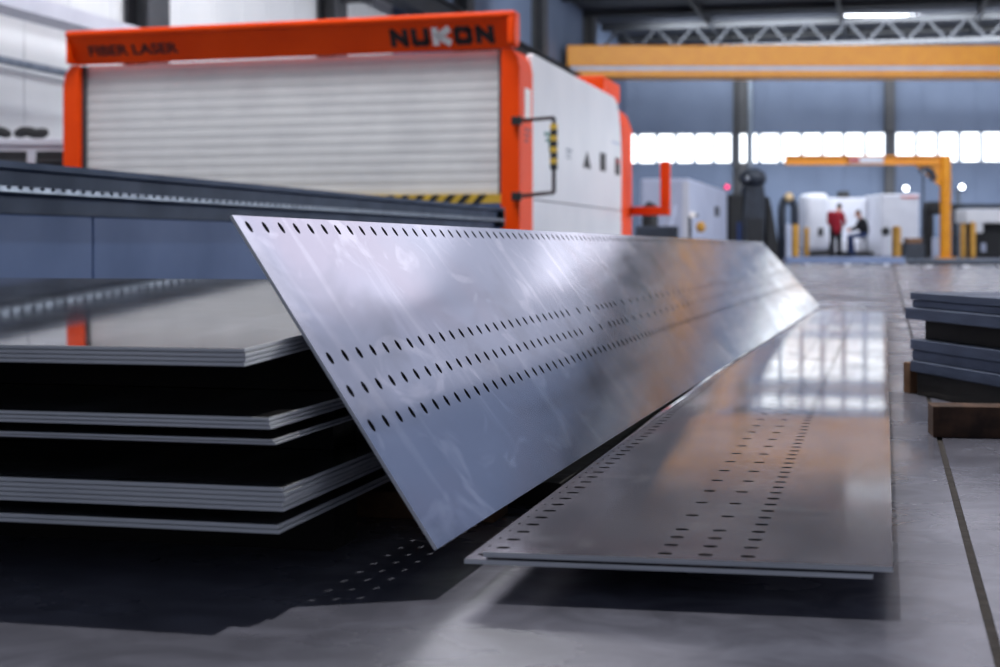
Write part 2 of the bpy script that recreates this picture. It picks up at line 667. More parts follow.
def perforated(name, m, P, T, pattern, rows=ROWS, R=(.0070, .0092), kink=0.0):
    """steel plate with round through holes; P maps (u, v) to the upper face, T is the thickness"""
    L = (P(1, .5) - P(0, .5)).length
    W = (P(.0, 1) - P(.0, 0)).length
    nrm = (P(1, .5) - P(0, .5)).cross(P(.3, 1) - P(.3, 0)).normalized()
    if nrm.z < 0:
        nrm = -nrm

    def Q(u, v):
        p = P(u, v)
        if kink and v > .84:
            p = p + nrm * (v - .84) * W * kink
        return p
    us = [0.0]
    x = .08 * PITCH
    while x < L - .02:
        us.append(x / L)
        x += PITCH
    us.append(1.0)
    hv = .0125 / W
    vs = [0.0]
    for r in rows:
        vs += [r - hv, r + hv]
    if kink:
        vs.append(.84)
    vs.append(1.0)
    bm = bmesh.new()
    cache = {}

    def V(u, v, s):
        k = (round(u, 7), round(v, 7), s)
        if k not in cache:
            p = Q(u, v)
            cache[k] = bm.verts.new(p if s == 0 else p - nrm * T)
        return cache[k]
    NS = 12
    for i in range(len(us) - 1):
        u0, u1 = us[i], us[i + 1]
        for jx in range(len(vs) - 1):
            v0, v1 = vs[jx], vs[jx + 1]
            row = jx // 2 if (jx % 2 == 1 and jx // 2 < len(rows)) else None
            hole = row is not None and 0 < i < len(us) - 2 and pattern(row, i - 1)
            if not hole:
                bm.faces.new([V(u0, v0, 0), V(u1, v0, 0), V(u1, v1, 0), V(u0, v1, 0)])
                bm.faces.new([V(u0, v1, 1), V(u1, v1, 1), V(u1, v0, 1), V(u0, v0, 1)])
                continue
            uc, vc = (u0 + u1) / 2, (v0 + v1) / 2
            rings = []
            for s in (0, 1):
                ring = []
                for k in range(NS):
                    an = math.radians(225) + 2 * math.pi * k / NS
                    p = Q(uc + R[0] * math.cos(an) / L, vc + R[1] * math.sin(an) / W)
                    ring.append(bm.verts.new(p if s == 0 else p - nrm * T))
                rings.append(ring)
                cs = [(u0, v0), (u1, v0), (u1, v1), (u0, v1)]
                for q in range(4):
                    c0, c1 = V(*cs[q], s), V(*cs[(q + 1) % 4], s)
                    arc = [ring[(q * 3 + k) % NS] for k in range(4)]
                    f = [c0, c1] + arc[::-1]
                    bm.faces.new(f if s == 0 else f[::-1])
            for k in range(NS):
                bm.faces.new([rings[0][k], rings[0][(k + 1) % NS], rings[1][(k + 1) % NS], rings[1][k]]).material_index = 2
    for i in range(len(us) - 1):
        for v, fl in ((0, 0), (1, 1)):
            f = [V(us[i], v, 0), V(us[i], v, 1), V(us[i + 1], v, 1), V(us[i + 1], v, 0)]
            bm.faces.new(f if not fl else f[::-1])
    for jx in range(len(vs) - 1):
        for u, fl in ((0, 1), (1, 0)):
            f = [V(u, vs[jx], 0), V(u, vs[jx], 1), V(u, vs[jx + 1], 1), V(u, vs[jx + 1], 0)]
            bm.faces.new(f if not fl else f[::-1])
    bmesh.ops.recalc_face_normals(bm, faces=bm.faces)
    fr = axes(P(0, 0), P(1, 0) - P(0, 0), P(0, 1) - P(0, 0))
    bm.transform(fr.inverted())
    me = bpy.data.meshes.new(name)
    bm.to_mesh(me)
    bm.free()
    me.materials.append(m)
    me.materials.append(M['sheet'])
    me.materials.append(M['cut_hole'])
    for p in me.polygons:
        if abs(p.normal.z) < .6 and p.material_index == 0:
            p.material_index = 1
    o = bpy.data.objects.new(name, me)
    COL.objects.link(o)
    o.matrix_world = fr
    return smooth_by_angle(o, 30)


def pat_tilt(row, i):
    if row in (0, 3):
        return True
    if i < 27:
        return True
    k = i - 27
    if k < 6:
        return k % 2 == 1
    if k < 10:
        return True
    return k % 2 == 1


def pat_flat(row, i):
    if row in (0, 3):
        return True
    return i < 4 or (i - 3) % 2 == 0


BAT = .0415                      # top of the battens on the floor
tB = atz(437, 549, .055)
tT = None
# near upper corner: at the width of the plate, in the plane across the hall
Dt = 2.02
tT = at(232, 215, Dt)
fB = atz(820, 306, .0635)
fT = at(763, 242, 9.28)
PT = cubic_quad(tT, fT, tB, fB)
o = perforated('perforated_plate', M['tilt'], PT, .0042, pat_tilt, kink=.006)
tag(o, 'long perforated steel plate leaning at a steep tilt against the left stack of sheets', 'steel plate')

NLz, T6 = .0555, .006
nl, nr = atz(483, 552, NLz), atz(893, 567, NLz)
frr = atz(887, 312, NLz)
fl = frr + (nl - nr)


def sagging(P0):
    """the plate lies a little wavy over its battens"""
    def P(u, v):
        p = P0(u, v)
        y = p.y
        z = .0017 * math.exp(-((y - 3.75) / .62) ** 2) * math.cos(2 * math.pi * (y - 3.46) / 1.05)
        z += .0012 * math.exp(-((y - 6.6) / .8) ** 2) * math.cos(2 * math.pi * (y - 6.2) / 1.5)
        return p + Vector((0, 0, z))
    return P


PF = sagging(cubic_quad(nl, fl, nr, frr))
o = perforated('perforated_plate', M['flat'], PF, T6, pat_flat)
tag(o, 'perforated steel plate lying flat on top of another, glossy far end reflecting the windows', 'steel plate')
dz = Vector((0, 0, -.0085))
off = Vector((-.022, -.004, 0))
PS = sagging(cubic_quad(nl + dz + off, fl + dz + off, nr + dz + off, frr + dz + off))
o = perforated('perforated_plate', M['flat'], PS, .0055, pat_flat)
tag(o, 'lower steel plate lying flat under the glossy perforated plate, only its light edge showing', 'steel plate')

# wooden battens under the plates
for (x0, x1, y, lab) in ((-.80, -.575, 2.34, 'raw wooden batten on the floor under the near end of the tilted plate'),
                         (-.44, -.03, 2.75, 'wooden batten on the floor under the near half of the flat perforated plates'),
                         (-.44, -.03, 4.8, 'wooden batten on the floor under the middle of the flat perforated plates'),
                         (-.44, -.03, 7.4, 'wooden batten on the floor under the far end of the flat perforated plates')):
    b = MB()
    b.box((x0, y, 0), (x1, y + .09, BAT - .0004), bevel=.002)
    tag(b.build('batten', M['wood_warm']), lab, 'batten')

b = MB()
b.box((-.60, 2.5, 0), (-.505, 6.8, .039), bevel=.002)  # added strip, blacks out the lit floor seen through the gap
tag(b.build('timber_bearer', M['wood_dark']), 'added dark timber strip keeping light out of the gap under the tilted plate', 'timber')

# ------------------------------------------------------------------ left stack of sheets
DF = 1.85


def stack_corner(px):
    p = at(px, 244, DF)
    return p.x, p.y


def zrow(py):
    return CH - (py - HY) / F * DF


def sheet_obj(name, x0, x1, y0, y1, z0, z1, m_top, m_edge, yaw=0.0):
    b = MB()
    b.use(m_edge)
    b.box((x0 - x1, 0, 0), (0, y1 - y0, z1 - z0), bevel=.0006, seg=1)
    b.use(m_top)
    b.bm.faces.ensure_lookup_table()
    o = b.build(name, m_edge)
    for p in o.data.polygons:
        if abs(p.normal.z) > .9 and p.area > .1:
            p.material_index = 1
    o.location = (x1, y0, z0)
    o.rotation_euler = (0, 0, yaw)
    return o


# pixel rows of the bundles at their near right corner: (top, bottom, sheets, corner column)
LEV = [(348, 367, 4, 249), (417, 430, 3, 271), (439, 445.5, 2, 275), (487, 512.4, 5, 284), (524.5, 534.5, 2, 279)]
BN = ['topmost bundle', 'second bundle', 'thin third bundle', 'thick fourth bundle', 'lowest bundle']
ORD = ['top', 'second', 'third', 'fourth', 'fifth']
BACK = stack_corner(249)[1] + 3.1
BTOP = stack_corner(249)[1] + 1.5
RISE = .030
zprev_top = None
info = []
for li, (yt, yb, n, cpx) in enumerate(LEV):
    x1, y0 = stack_corner(cpx)
    z1, z0 = zrow(yt), zrow(yb)
    info.append((z0, z1, x1, y0))
    t = (z1 - z0) / n
    for k in range(n):
        zz = z1 - t * (k + 1)
        jx = random.uniform(-.0022, .0008)
        jy = random.uniform(-.0005, .003)
        if k == 0:
            jy = 0
        top = (k == 0 and li == 0)
        if li == 0:
            jx -= .004
        o = sheet_obj('steel_sheet', -2.86, x1 + jx, y0 + jy, BTOP if li == 0 else BACK, zz + .0002, zz + t - .0007, M['sheet_top'] if k == 0 else M['sheet'], M['sheet'])
        if li == 0:
            o.rotation_euler = (math.atan(RISE), 0, 0)
        if n == 2:
            w = ('upper', 'lower')[k]
        else:
            w = ORD[k]
        if top:
            lab = 'glossy grey steel sheet lying uppermost on the left stack, reflecting the orange machine'
        else:
            lab = '%s steel sheet of the %s in the left stack' % (w, BN[li])
        tag(o, lab, 'steel sheet', 'steel sheets in the left stack')
zs = [0] + [info[i][1] for i in (4, 3, 2, 1)]
bots = [info[i][0] for i in (4, 3, 2, 1, 0)]
NAMES = ['on the floor under the lowest bundle', 'between the fourth and lowest bundles', 'between the third and fourth bundles', 'between the second and third bundles', 'between the topmost and second bundles']
for k in range(5):
    a, b_ = zs[k] + .0002, bots[k] - .0002
    for q, (yy, wd) in enumerate(((.34, 'front'), (1.25 if k == 4 else 2.6, 'rear'))):
        if k == 4:
            b_ = bots[k] + RISE * yy - .0004
        mb = MB()
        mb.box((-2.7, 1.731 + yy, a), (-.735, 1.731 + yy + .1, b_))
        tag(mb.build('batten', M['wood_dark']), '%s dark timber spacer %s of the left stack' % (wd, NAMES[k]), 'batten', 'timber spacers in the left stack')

# ------------------------------------------------------------------ right stack of thick plates
C0 = at(910, 244, 4.48)
C1 = at(1000, 244, 3.97)
d = (C1 - C0)
d.z = 0
d.normalize()
e = Vector((-d.y, d.x, 0))                       # to the right, away from the visible side
RS = Matrix(((d.x, e.x, 0, C0.x), (d.y, e.y, 0, C0.y), (0, 0, 1, 0), (0, 0, 0, 1)))


def rz(py):
    return CH - (py - HY) / F * 4.48


RL = [(292, 299.5, 0, -.0, 'top thick plate of the upper bundle'), (300, 307, .006, .004, 'second thick plate of the upper bundle'), (307.5, 319, -.022, -.006, 'bottom thick plate of the upper bundle, jutting out'),
      (338.5, 349, .0, .0, 'top thick plate of the lower bundle'), (349.5, 359.5, .004, .004, 'middle thick plate of the lower bundle'), (360, 371, -.0, .0, 'bottom thick plate of the lower bundle')]
for (yt, yb, dx, dyy, lab) in RL:
    b = MB()
    b.box((dx, dyy, rz(yb)), (1.5, 1.25, rz(yt)), bevel=.002, seg=1)
    o = b.build('thick_plate', M['dark_sheet'])
    o.matrix_world = RS
    tag(o, lab + ' in the right stack', 'steel plate', 'thick plates in the right stack')
b = MB()
b.box((.03, .03, rz(338.5) + .0004), (1.45, .16, rz(319) - .0004), bevel=.003)
o = b.build('timber_bearer', M['wood_dark'])
o.matrix_world = RS
tag(o, 'dark timber bearer between the two bundles of the right stack', 'timber')
b = MB()
b.box((.06, .8, rz(338.5) + .0004), (1.45, .92, rz(319) - .0004), bevel=.003)
o = b.build('timber_bearer', M['wood_dark'])
o.matrix_world = RS
tag(o, 'rear timber bearer hidden deep between the bundles of the right stack', 'timber')
b = MB()
b.box((.03, .006, 0), (1.45, .12, rz(371) - .0004), bevel=.003)
o = b.build('timber_bearer', M['wood_dark'])
o.matrix_world = RS
tag(o, 'dark timber bearer on the floor under the right stack', 'timber')
b = MB()
b.box((-.05, .002, 0), (-.006, .5, rz(363)), bevel=.003)
o = b.build('timber_offcut', M['wood_warm'])
o.matrix_world = RS
tag(o, 'small raw timber offcut standing against the far end of the right stack', 'timber')
# loose timber in front
q0, q1 = atz(933, 437.4, 0), atz(1000, 438.5, 0)
d = (q1 - q0)
d.normalize()
e = Vector((-d.y, d.x, 0))
TM = Matrix(((d.x, e.x, 0, q0.x), (d.y, e.y, 0, q0.y), (0, 0, 1, 0), (0, 0, 0, 1)))
b = MB()
b.box((0, 0, 0), (1.1, .09, .0675), bevel=.002)
o = b.build('timber_beam', M['wood'])
o.matrix_world = TM
tag(o, 'short brown squared timber lying on the floor in front of the right stack', 'timber')

# ------------------------------------------------------------------ shuttle table (long blue grey rail on the left)
RX = at(508, 207, 13.0).x
ty0, ty1 = 3.6, at(508, 207, 13.0).y - .15
tab = thing('shuttle_table', 'long blue grey shuttle table with a toothed steel rack beside the sheet stack', 'machine table', (RX, ty0, 0))
TL = ty1 - ty0
b = MB()
b.prism([(0, .712), (0, .688), (-.05, .684), (-.05, .628), (-.02, .62), (-.02, .603), (-.07, .598), (-.07, .53), (-.16, .53), (-.16, .712)], 0, TL)
b.build('side_rail', M['rail'], tab)
b = MB()
n = int(TL / .076)
b.box((-.018, 0, .603), (.012, TL, .612))
for k in range(n):
    b.box((-.018, k * .076, .612), (.012, k * .076 + .046, .623))
b.build('tooth_rack', M['grey_steel'], tab)
ysm = at(100, 244, depth_on(RX, 100)).y - ty0
cutsy = [ysm + k * 1.86 for k in range(-2, 5)]
cutsy = [0] + [c for c in cutsy if .3 < c < TL - .3] + [TL]
for a, c in zip(cutsy, cutsy[1:]):
    b = MB()
    b.box((-.09, a + .004, .02), (-.03, c - .004, .526), bevel=.006)
    b.build('side_panel', M['panel'], tab)
b = MB()
b.box((-3.3, .05, .56), (-.165, TL - .05, .66))
for k in range(22):
    b.box((-3.2, .15 + k * (TL - .3) / 22, .66), (-.2, .154 + k * (TL - .3) / 22, .72))
b.build('slat_bed', M['grey_steel'], tab)
b = MB()
b.box((-3.42, 0, .53), (-3.31, TL, .712))
b.build('side_rail', M['rail'], tab)
b = MB()
b.box((-.17, TL + .001, .55), (.005, TL + .03, .715), bevel=.01)
b.build('end_cap', M['black'], tab)
for yy in (.3, TL - .5):
    b = MB()
    b.box((-3.36, yy, 0), (-3.2, yy + .16, .53), bevel=.01)
    b.box((-3.4, yy - .04, 0), (-3.16, yy + .2, .02))
    b.build('leg', M['rail'], tab)

# ------------------------------------------------------------------ laser cutter
xr = at(520, 244, 13.0).x
yf = at(520, 244, 13.0).y
MW = 4.27
SHEAR = .075
lc = thing('laser_cutter', 'large orange and white laser cutting machine with a closed roller shutter', 'laser cutter', (xr, yf, 0))
# local: x 0 = right side, negative to the left; y 0 = front, positive to the back
FS = Matrix(((1, 0, 0, 0), (-SHEAR, 1, 0, 0), (0, 0, 1, 0), (0, 0, 0, 1)))        # the front is a little out of square


def mz(px, py, D):
    return CH - (py - HY) / F * D


DEP = at(622, 244, depth_on(xr, 622)).y - yf
DEP2 = at(632, 244, depth_on(xr, 632)).y - yf
STR = at(533, 244, depth_on(xr, 533)).y - yf
ZT = 2.03
HOOD0, HOOD1 = 2.015, 2.30
b = MB()
HM = FS @ Matrix(((0, 1, 0, 0), (1, 0, 0, 0), (0, 0, 1, 0), (0, 0, 0, 1)))
# a rounded lip over the top and the ends frames the recessed lettering board
HX0 = -MW + .11
b.box((HX0, -.17, HOOD1 - .06), (0, .02, HOOD1), mtx=FS, bevel=.028, seg=4)
b.box((-.075, -.17, HOOD0), (0, .02, HOOD1 - .03), mtx=FS, bevel=.035, seg=4)
b.box((HX0, -.14, HOOD0), (HX0 + .03, .02, HOOD1 - .03), mtx=FS, bevel=.012, seg=2)
hood = smooth_by_angle(b.build('hood', M['orange'], lc))
b = MB()
b.prism([(-.135, HOOD1 - .055), (-.005, HOOD0), (.015, HOOD0), (.015, HOOD1 - .055)], HX0 + .028, -.073, mtx=HM)
b.build('lettering_board', M['orange'], hood)
_t = .13 / (HOOD1 - .055 - HOOD0)
LS = Matrix(((1, 0, 0, 0), (0, 1, -_t, _t * HOOD0), (0, 0, 1, 0), (0, 0, 0, 1)))     # onto the sloping board
# lettering on the hood


def stroke(mb, pts, w, y0, t=.006, closed=False):
    """flat letter strokes in the x-z plane, standing t proud of the front"""
    n = len(pts)
    for i in range(n if closed else n - 1):
        p, q = Vector(pts[i]), Vector(pts[(i + 1) % n])
        dd = (q - p).normalized()
        nn = Vector((-dd.y, dd.x)) * w / 2
        e_ = dd * w * .42
        prof = [(p - e_ + nn), (q + e_ + nn), (q + e_ - nn), (p - e_ - nn)]
        mb.prism([(v.x, v.y) for v in prof], y0 - t, y0, mtx=FS @ LS)


LX0, LX1 = -1.12, -.19         # word along the hood front
lz0, lz1 = 2.055, 2.195
lw_ = (LX1 - LX0)
cw = lw_ / 5
gap = cw * .16
sw = .047
YF = -.0055


def letter(ch, i):
    x0 = LX0 + i * cw + gap / 2
    x1 = x0 + cw - gap
    a, c = x0 + sw / 2, x1 - sw / 2
    l, h = lz0 + sw / 2, lz1 - sw / 2
    mb = MB()
    if ch == 'N':
        stroke(mb, [(a, l), (a, h), (c, l), (c, h)], sw, YF)
    elif ch == 'U':
        stroke(mb, [(a, h), (a, l + .012), (a + .012, l), (c - .012, l), (c, l + .012), (c, h)], sw, YF)
    elif ch == 'K':
        stroke(mb, [(a, l), (a, h)], sw * 1.15, YF)
        stroke(mb, [(c, h), (a + .03, (l + h) / 2), (c, l)], sw * 1.15, YF)
    elif ch == 'O':
        r = .014
        stroke(mb, [(a + r, l), (c - r, l), (c, l + r), (c, h - r), (c - r, h), (a + r, h), (a, h - r), (a, l + r)], sw, YF, closed=True)
    mb.build('letter', M['white_letter'] if ch == 'K' else M['dark_letter'], hood)


for i, ch in enumerate('NUKON'):
    letter(ch, i)


def words_on(text, size, x, y, z, m, parent, name, sx=1.0, mtx=None, bold=.0):
    cu = bpy.data.curves.new(name, 'FONT')
    cu.body = text
    cu.size = size
    cu.extrude = .002
    cu.offset = bold
    tmp = bpy.data.objects.new(name, cu)
    me = bpy.data.meshes.new_from_object(tmp)
    bpy.data.objects.remove(tmp)
    bpy.data.curves.remove(cu)
    T = Matrix.Translation((x, y, z)) @ Matrix.Rotation(math.radians(90), 4, 'X') @ Matrix.Diagonal((sx, 1, 1, 1))
    me.transform((mtx @ T) if mtx else T)
    me.name = name
    me.materials.append(m)
    o = bpy.data.objects.new(name, me)
    COL.objects.link(o)
    o.parent = parent
    return o


words_on('FIBER LASER', .115, -MW + .30, -.008, 2.085, M['dark_letter'], hood, 'lettering', 1.42, FS @ LS, .003)
# front posts with a coved top below the hood
pz = HOOD0 - .001
b = MB()
b.prism([(-.165, 0), (-.165, pz), (-.07, pz), (-.02, pz - .07), (0, pz - .16), (0, 0)], .0, STR, mtx=FS, bevel=.012)
fp = b.build('front_post', M['orange'], lc)
b = MB()
b.prism([(-MW, 0), (-MW, pz - .18), (-MW + .02, pz - .08), (-MW + .08, pz), (-MW + .165, pz), (-MW + .165, 0)], .0, STR, mtx=FS, bevel=.012)
b.build('front_post', M['orange'], lc)
# roller shutter of interlocking slats
SX0, SX1 = -MW + .169, -.169
SZ0, SZ1 = .83, pz
ns = 14
prof = []
ph = (SZ1 - SZ0) / ns
for k in range(ns):
    z = SZ0 + k * ph
    prof += [(0.0, z), (-.003, z + ph * .08), (-.0055, z + ph * .5), (-.003, z + ph * .92), (0.0, z + ph * .97)]
b = MB()
bm = b.bm
Rm = FS
va = [bm.verts.new(Rm @ Vector((SX0, .10 + y, z))) for y, z in prof]
vb = [bm.verts.new(Rm @ Vector((SX1, .10 + y, z))) for y, z in prof]
vc = [bm.verts.new(Rm @ Vector((SX0, .13, z))) for y, z in prof]
vd = [bm.verts.new(Rm @ Vector((SX1, .13, z))) for y, z in prof]
for i in range(len(prof) - 1):
    bm.faces.new([va[i], vb[i], vb[i + 1], va[i + 1]])
    bm.faces.new([vc[i + 1], vd[i + 1], vd[i], vc[i]])
b.build('roller_shutter', M['shutter'], lc)
b = MB()
b.box((SX0 - .003, .06, SZ0), (SX0 + .03, .0999, SZ1), mtx=FS)
b.build('shutter_guide', M['column'], lc)
b = MB()
b.box((SX1 - .03, .06, SZ0), (SX1 + .003, .0999, SZ1), mtx=FS)
b.build('shutter_guide', M['column'], lc)
# hazard striped bottom rail
b = MB()
b.use(M['haz_yellow'])
b.box((SX0, .05, .755), (SX1, .12, .828), mtx=FS)
b.use(M['black'])
x = SX0 + .03
while x < SX1 - .16:
    b.prism([(x, .756), (x + .06, .756), (x + .13, .827), (x + .07, .827)], .044, .0499, mtx=FS)
    x += .135
b.build('hazard_rail', M['haz_yellow'], lc)
b = MB()
b.box((SX0, .05, .02), (SX1, .12, .754), mtx=FS)
b.build('lower_front', M['panel'], lc)
# body and right side
b = MB()
b.box((-MW + .1, STR + .35, .05), (-.06, DEP - .01, 1.98))
b.build('body', M['white_paint'], lc)
b = MB()
zs_ = [0.0, .78, .80, ZT]
b.box((-.058, STR + .002, .0), (-.004, DEP - .012, .79), bevel=.008)
b.build('side_panel', M['white_paint'], lc)
b = MB()
rr = []
hh, wdt = ZT - .795, DEP - .014 - STR
n = 6
b.prism([(-(STR + .002) - 0, .797), (-(STR + .002), ZT - .02), (-(STR + .05), ZT), (-(DEP - .5), ZT), (-(DEP - .32), ZT - .04), (-(DEP - .15), ZT - .16), (-(DEP - .05), ZT - .36), (-(DEP - .012), ZT - .6), (-(DEP - .012), .797)],
        0, .054, mtx=Matrix(((0, 1, 0, -.058), (-1, 0, 0, 0), (0, 0, 1, 0), (0, 0, 0, 1))), bevel=.01)
sp = b.build('side_panel', M['white_paint'], lc)
# rear post and rear hood
b = MB()
b.prism([(-.5, 0), (-.5, pz), (-.18, pz), (-.06, pz - .10), (.0, pz - .26), (.0, 0)], DEP, DEP2, bevel=.012)
b.build('rear_post', M['orange'], lc)
b = MB()
b.box((-MW + .1, DEP - .45, 2.04), (-.12, DEP2 - .1, 2.28), bevel=.05, seg=4)
smooth_by_angle(b.build('rear_hood', M['orange'], lc))


def side_y(px):
    return at(px, 244, depth_on(xr, px)).y - yf


def side_z(px, py):
    return CH - (py - HY) / F * depth_on(xr, px)


def side_plate(name, px0, py0, px1, py1, m, t=.008, parent=None, x=-.003):
    y0, y1 = side_y(px0), side_y(px1)
    z0, z1 = side_z((px0 + px1) / 2, py1), side_z((px0 + px1) / 2, py0)
    mb = MB()
    mb.box((x - .004, y0, z0), (x + t, y1, z1), bevel=min(.004, t * .4), seg=1)
    return mb.build(name, m, parent or lc)


side_plate('viewing_window', 600.5, 153, 605.5, 171, M['dark_glass'])
w2 = side_plate('viewing_window', 615.5, 158, 619.5, 175, M['dark_glass'])
side_plate('sticker', 616, 159, 619, 164, M['red_sticker'], .010, w2)
side_plate('sticker', 566.5, 149, 572, 151, M['grey_steel'], .003)
side_plate('sticker', 567, 153, 571, 154.5, M['grey_steel'], .003)
side_plate('sticker', 566.5, 157, 571, 158.5, M['grey_steel'], .003)
side_plate('sticker', 612, 142, 620, 144, M['lavender'], .003)
# warning triangle
ya, ybm, yc = side_y(583.5), side_y(590.8), side_y(587.2)
mb = MB()
mb.prism([(-ya, side_z(587, 168)), (-ybm, side_z(587, 168)), (-yc, side_z(587, 152))], 0, .008, mtx=Matrix(((0, 1, 0, -.004), (-1, 0, 0, 0), (0, 0, 1, 0), (0, 0, 0, 1))))
mb.build('warning_triangle', M['black'], lc)
# teal emblem: a bar with two short arms
mb = MB()
for (p0, q0_, p1, q1_) in ((545, 133, 552.5, 136.5), (549.5, 136.5, 552, 152), (546.5, 139, 549.5, 142.5)):
    y0, y1 = side_y(p0), side_y(p1)
    mb.box((-.006, y0, side_z(549, q1_)), (.003, y1, side_z(549, q0_)))
mb.build('emblem', M['teal'], lc)
# white label and red marks on the post strip
b = MB()
b.box((-.002, STR * .33, side_z(526, 118)), (.006, STR * .78, side_z(526, 88)), bevel=.0035, seg=1)
b.build('label_plate', M['white_letter'], fp)
for k in range(3):
    b = MB()
    z = side_z(526, 128 + k * 5.5)
    b.box((-.002, STR * .35, z - .028), (.004, STR * (.8 - .1 * k), z))
    b.build('label_plate', M['red_sticker'], fp)
# grab frame with a striped upright, standing out from the front post
fx = 0.0
zt_, zb_ = mz(0, 121, 13.0), mz(0, 196.5, 13.0)
b = MB()
gx1 = .285
b.use(M['dark_letter'])
b.tube([(-.02, -.02, zt_), (gx1, -.02, zt_ + .02), (gx1, -.02, zt_ + .0)], .016, 10)
b.tube([(-.02, -.02, zb_), (gx1, -.02, zb_ + .03), (gx1, -.02, zb_ + .06)], .016, 10)
b.use(M['black'])
b.tube([(gx1, -.02, zt_ + .02), (gx1, -.02, zb_ + .03)], .016, 10)
b.box((-.06, -.06, zt_ - .035), (.02, -.013, zt_ + .035), bevel=.006)
b.box((-.06, -.06, zb_ - .035), (.02, -.013, zb_ + .035), bevel=.006)
gf = b.build('guard_frame', M['black'], lc)
b = MB()
n = 8
za, zb2 = zt_ - .03, zt_ - .40
for k in range(n):
    b.use(M['haz_yellow'] if k % 2 == 0 else M['black'])
    z0 = za + (zb2 - za) * k / n
    z1 = za + (zb2 - za) * (k + 1) / n
    b.box((gx1 - .026, -.046, z1), (gx1 + .026, .006, z0))
b.build('striped_sleeve', M['haz_yellow'], gf)
# orange bracket reaching out from the rear post
Dr = depth_on(xr, 634)
yR = DEP2 - .15
hz = mz(0, 211.5, Dr)
b = MB()
wb_ = (667 - 633) / F * Dr
b.box((.002, yR, hz - .05), (wb_ + .06, yR + .1, hz + .05), bevel=.012)
b.box((wb_ - .05, yR, hz + .051), (wb_ + .06, yR + .1, mz(0, 162.5, Dr)), bevel=.012)
b.build('rear_bracket', M['orange'], lc)

# ------------------------------------------------------------------ louvred cabinet and rolled belts on the left
pc = at(30, 244, 15.2)
cab = thing('louvred_cabinet', 'pale louvred cabinet standing left of the orange laser cutter', 'cabinet', (pc.x, pc.y, 0), A)
ztp = mz(0, 138.5, 15.2)
hw = .62
b = MB()
b.box((-hw, 0, 0), (hw, .6, ztp - .14))
b.box((-hw, 0, ztp - .14), (hw, .6, ztp - .0), bevel=.01)
b.box((-hw, -.03, ztp - .06), (hw - .3, 0, ztp - .01))
b.build('body', M['machine_white'], cab)
for (x0, x1) in ((-.66 + .27, -.03), (.06, .55)):
    b = MB()
    b.use(M['black'])
    b.box((x0, -.008, ztp - .9), (x1, -.002, ztp - .12))
    b.use(M['column'])
    z = ztp - .88
    while z < ztp - .17:
        b.box((x0, -.03, z), (x1, -.009, z + .02))
        z += .055
    b.build('louvre', M['black'], cab)
b = MB()
q = []
for (px0, px1, py, r) in ((-6, 9, 134, .045), (11, 40, 136, .052)):
    pass
for (dx0, dx1, lab) in ((-.58, -.26, 'black folded bag lying on the left end of the pale louvred cabinet'), (-.22, .1, 'longer black folded bag lying on the pale louvred cabinet')):
    b = MB()
    c = Vector((pc.x, pc.y, 0))
    ux = Vector((CA, SA, 0))
    pts = [c + ux * (dx0 + (dx1 - dx0) * t) + Vector((-SA * .25, CA * .25, ztp + .072 + .012 * math.sin(9 * t + dx0 * 7))) for t in [i / 8 for i in range(9)]]
    b.tube(pts, [.03, .048, .053, .05, .053, .05, .053, .048, .03], 12)
    tag(b.build('folded_bag', M['black'], smooth=True), lab, 'bag')

# ------------------------------------------------------------------ bridge crane
DC = 50.0
cr = thing('bridge_crane', 'long yellow overhead bridge crane spanning the hall near the roof', 'crane', at(567, 244, DC), A)
cr.location.z = 0
wC = 19.0


def cz(py, D=DC):
    return CH - (py - HY) / F * D


b = MB()
b.box((0, 0, cz(66)), (wC, .5, cz(45)), bevel=.03)
b.build('girder', M['yellow'], cr)
b = MB()
b.box((0, -.03, cz(77)), (wC, .3, cz(70.5)), bevel=.02)
b.build('girder', M['yellow'], cr)
b = MB()
b.box((.1, .0, cz(70.4)), (wC, .28, cz(66.1)))
b.build('track', M['lavender'], cr)
b = MB()
b.box((.7, 1.6, cz(74)), (wC, 2.0, cz(47)), bevel=.03)
b.build('girder', M['yellow'], cr)
b = MB()
b.box((.55, .52, cz(76.8)), (1.0, 1.58, cz(60)), bevel=.04)
b.build('end_carriage', M['yellow'], cr)
# lamp strip under the roof at upper right
lp = at(930, 15, 55.0)
b = MB()
ls = thing('strip_lamp', 'long pale strip lamp hanging under the dark roof at the upper right', 'lamp', lp, A - .02)
b.box((-3.0, -.1, 0), (3.5, .1, .05), bevel=.01)
b.build('lamp_body', M['machine_white'], ls)
b = MB()
b.box((-2.9, -.06, -.03), (3.4, .06, -.001))
b.build('diffuser', M['lamp_white'], ls)
for xx in (-2, 2.5):
    b = MB()
    b.tube([(xx, 0, .051), (xx, 0, ROOF - lp.z - .05)], .02, 8)
    b.build('hanger_rod', M['truss'], ls)

# ------------------------------------------------------------------ jib crane
DJ = 47.0
pj = at(945.5, 244, DJ)
jc = thing('jib_crane', 'yellow jib crane on a tall post near the white machine', 'crane', (pj.x, pj.y, 0), A)
zj0, zj1 = cz(166, DJ), cz(155.5, DJ)
b = MB()
b.lathe([(.30, 0), (.30, .04), (.165, .05), (.165, zj0 - .45), (.185, zj0 - .45), (.185, zj0 - .4), (.165, zj0 - .4), (.165, zj1)], n=20)
smooth_by_angle(b.build('post', M['yellow'], jc))
ax = (785 - 945.5) / F * DJ
b = MB()
b.box((ax, -.14, zj0 + .03), (-.166, .14, zj0 + .07))
b.box((ax, -.03, zj0 + .07), (-.166, .03, zj1 - .04))
b.box((ax, -.14, zj1 - .04), (-.166, .14, zj1))
b.build('arm', M['yellow'], jc)
b = MB()
b.prism([(-.166, zj0 + .029), (-.9, zj0 + .029), (-.166, zj0 - .6)], -.05, .05)
b.build('gusset', M['yellow'], jc)
b = MB()
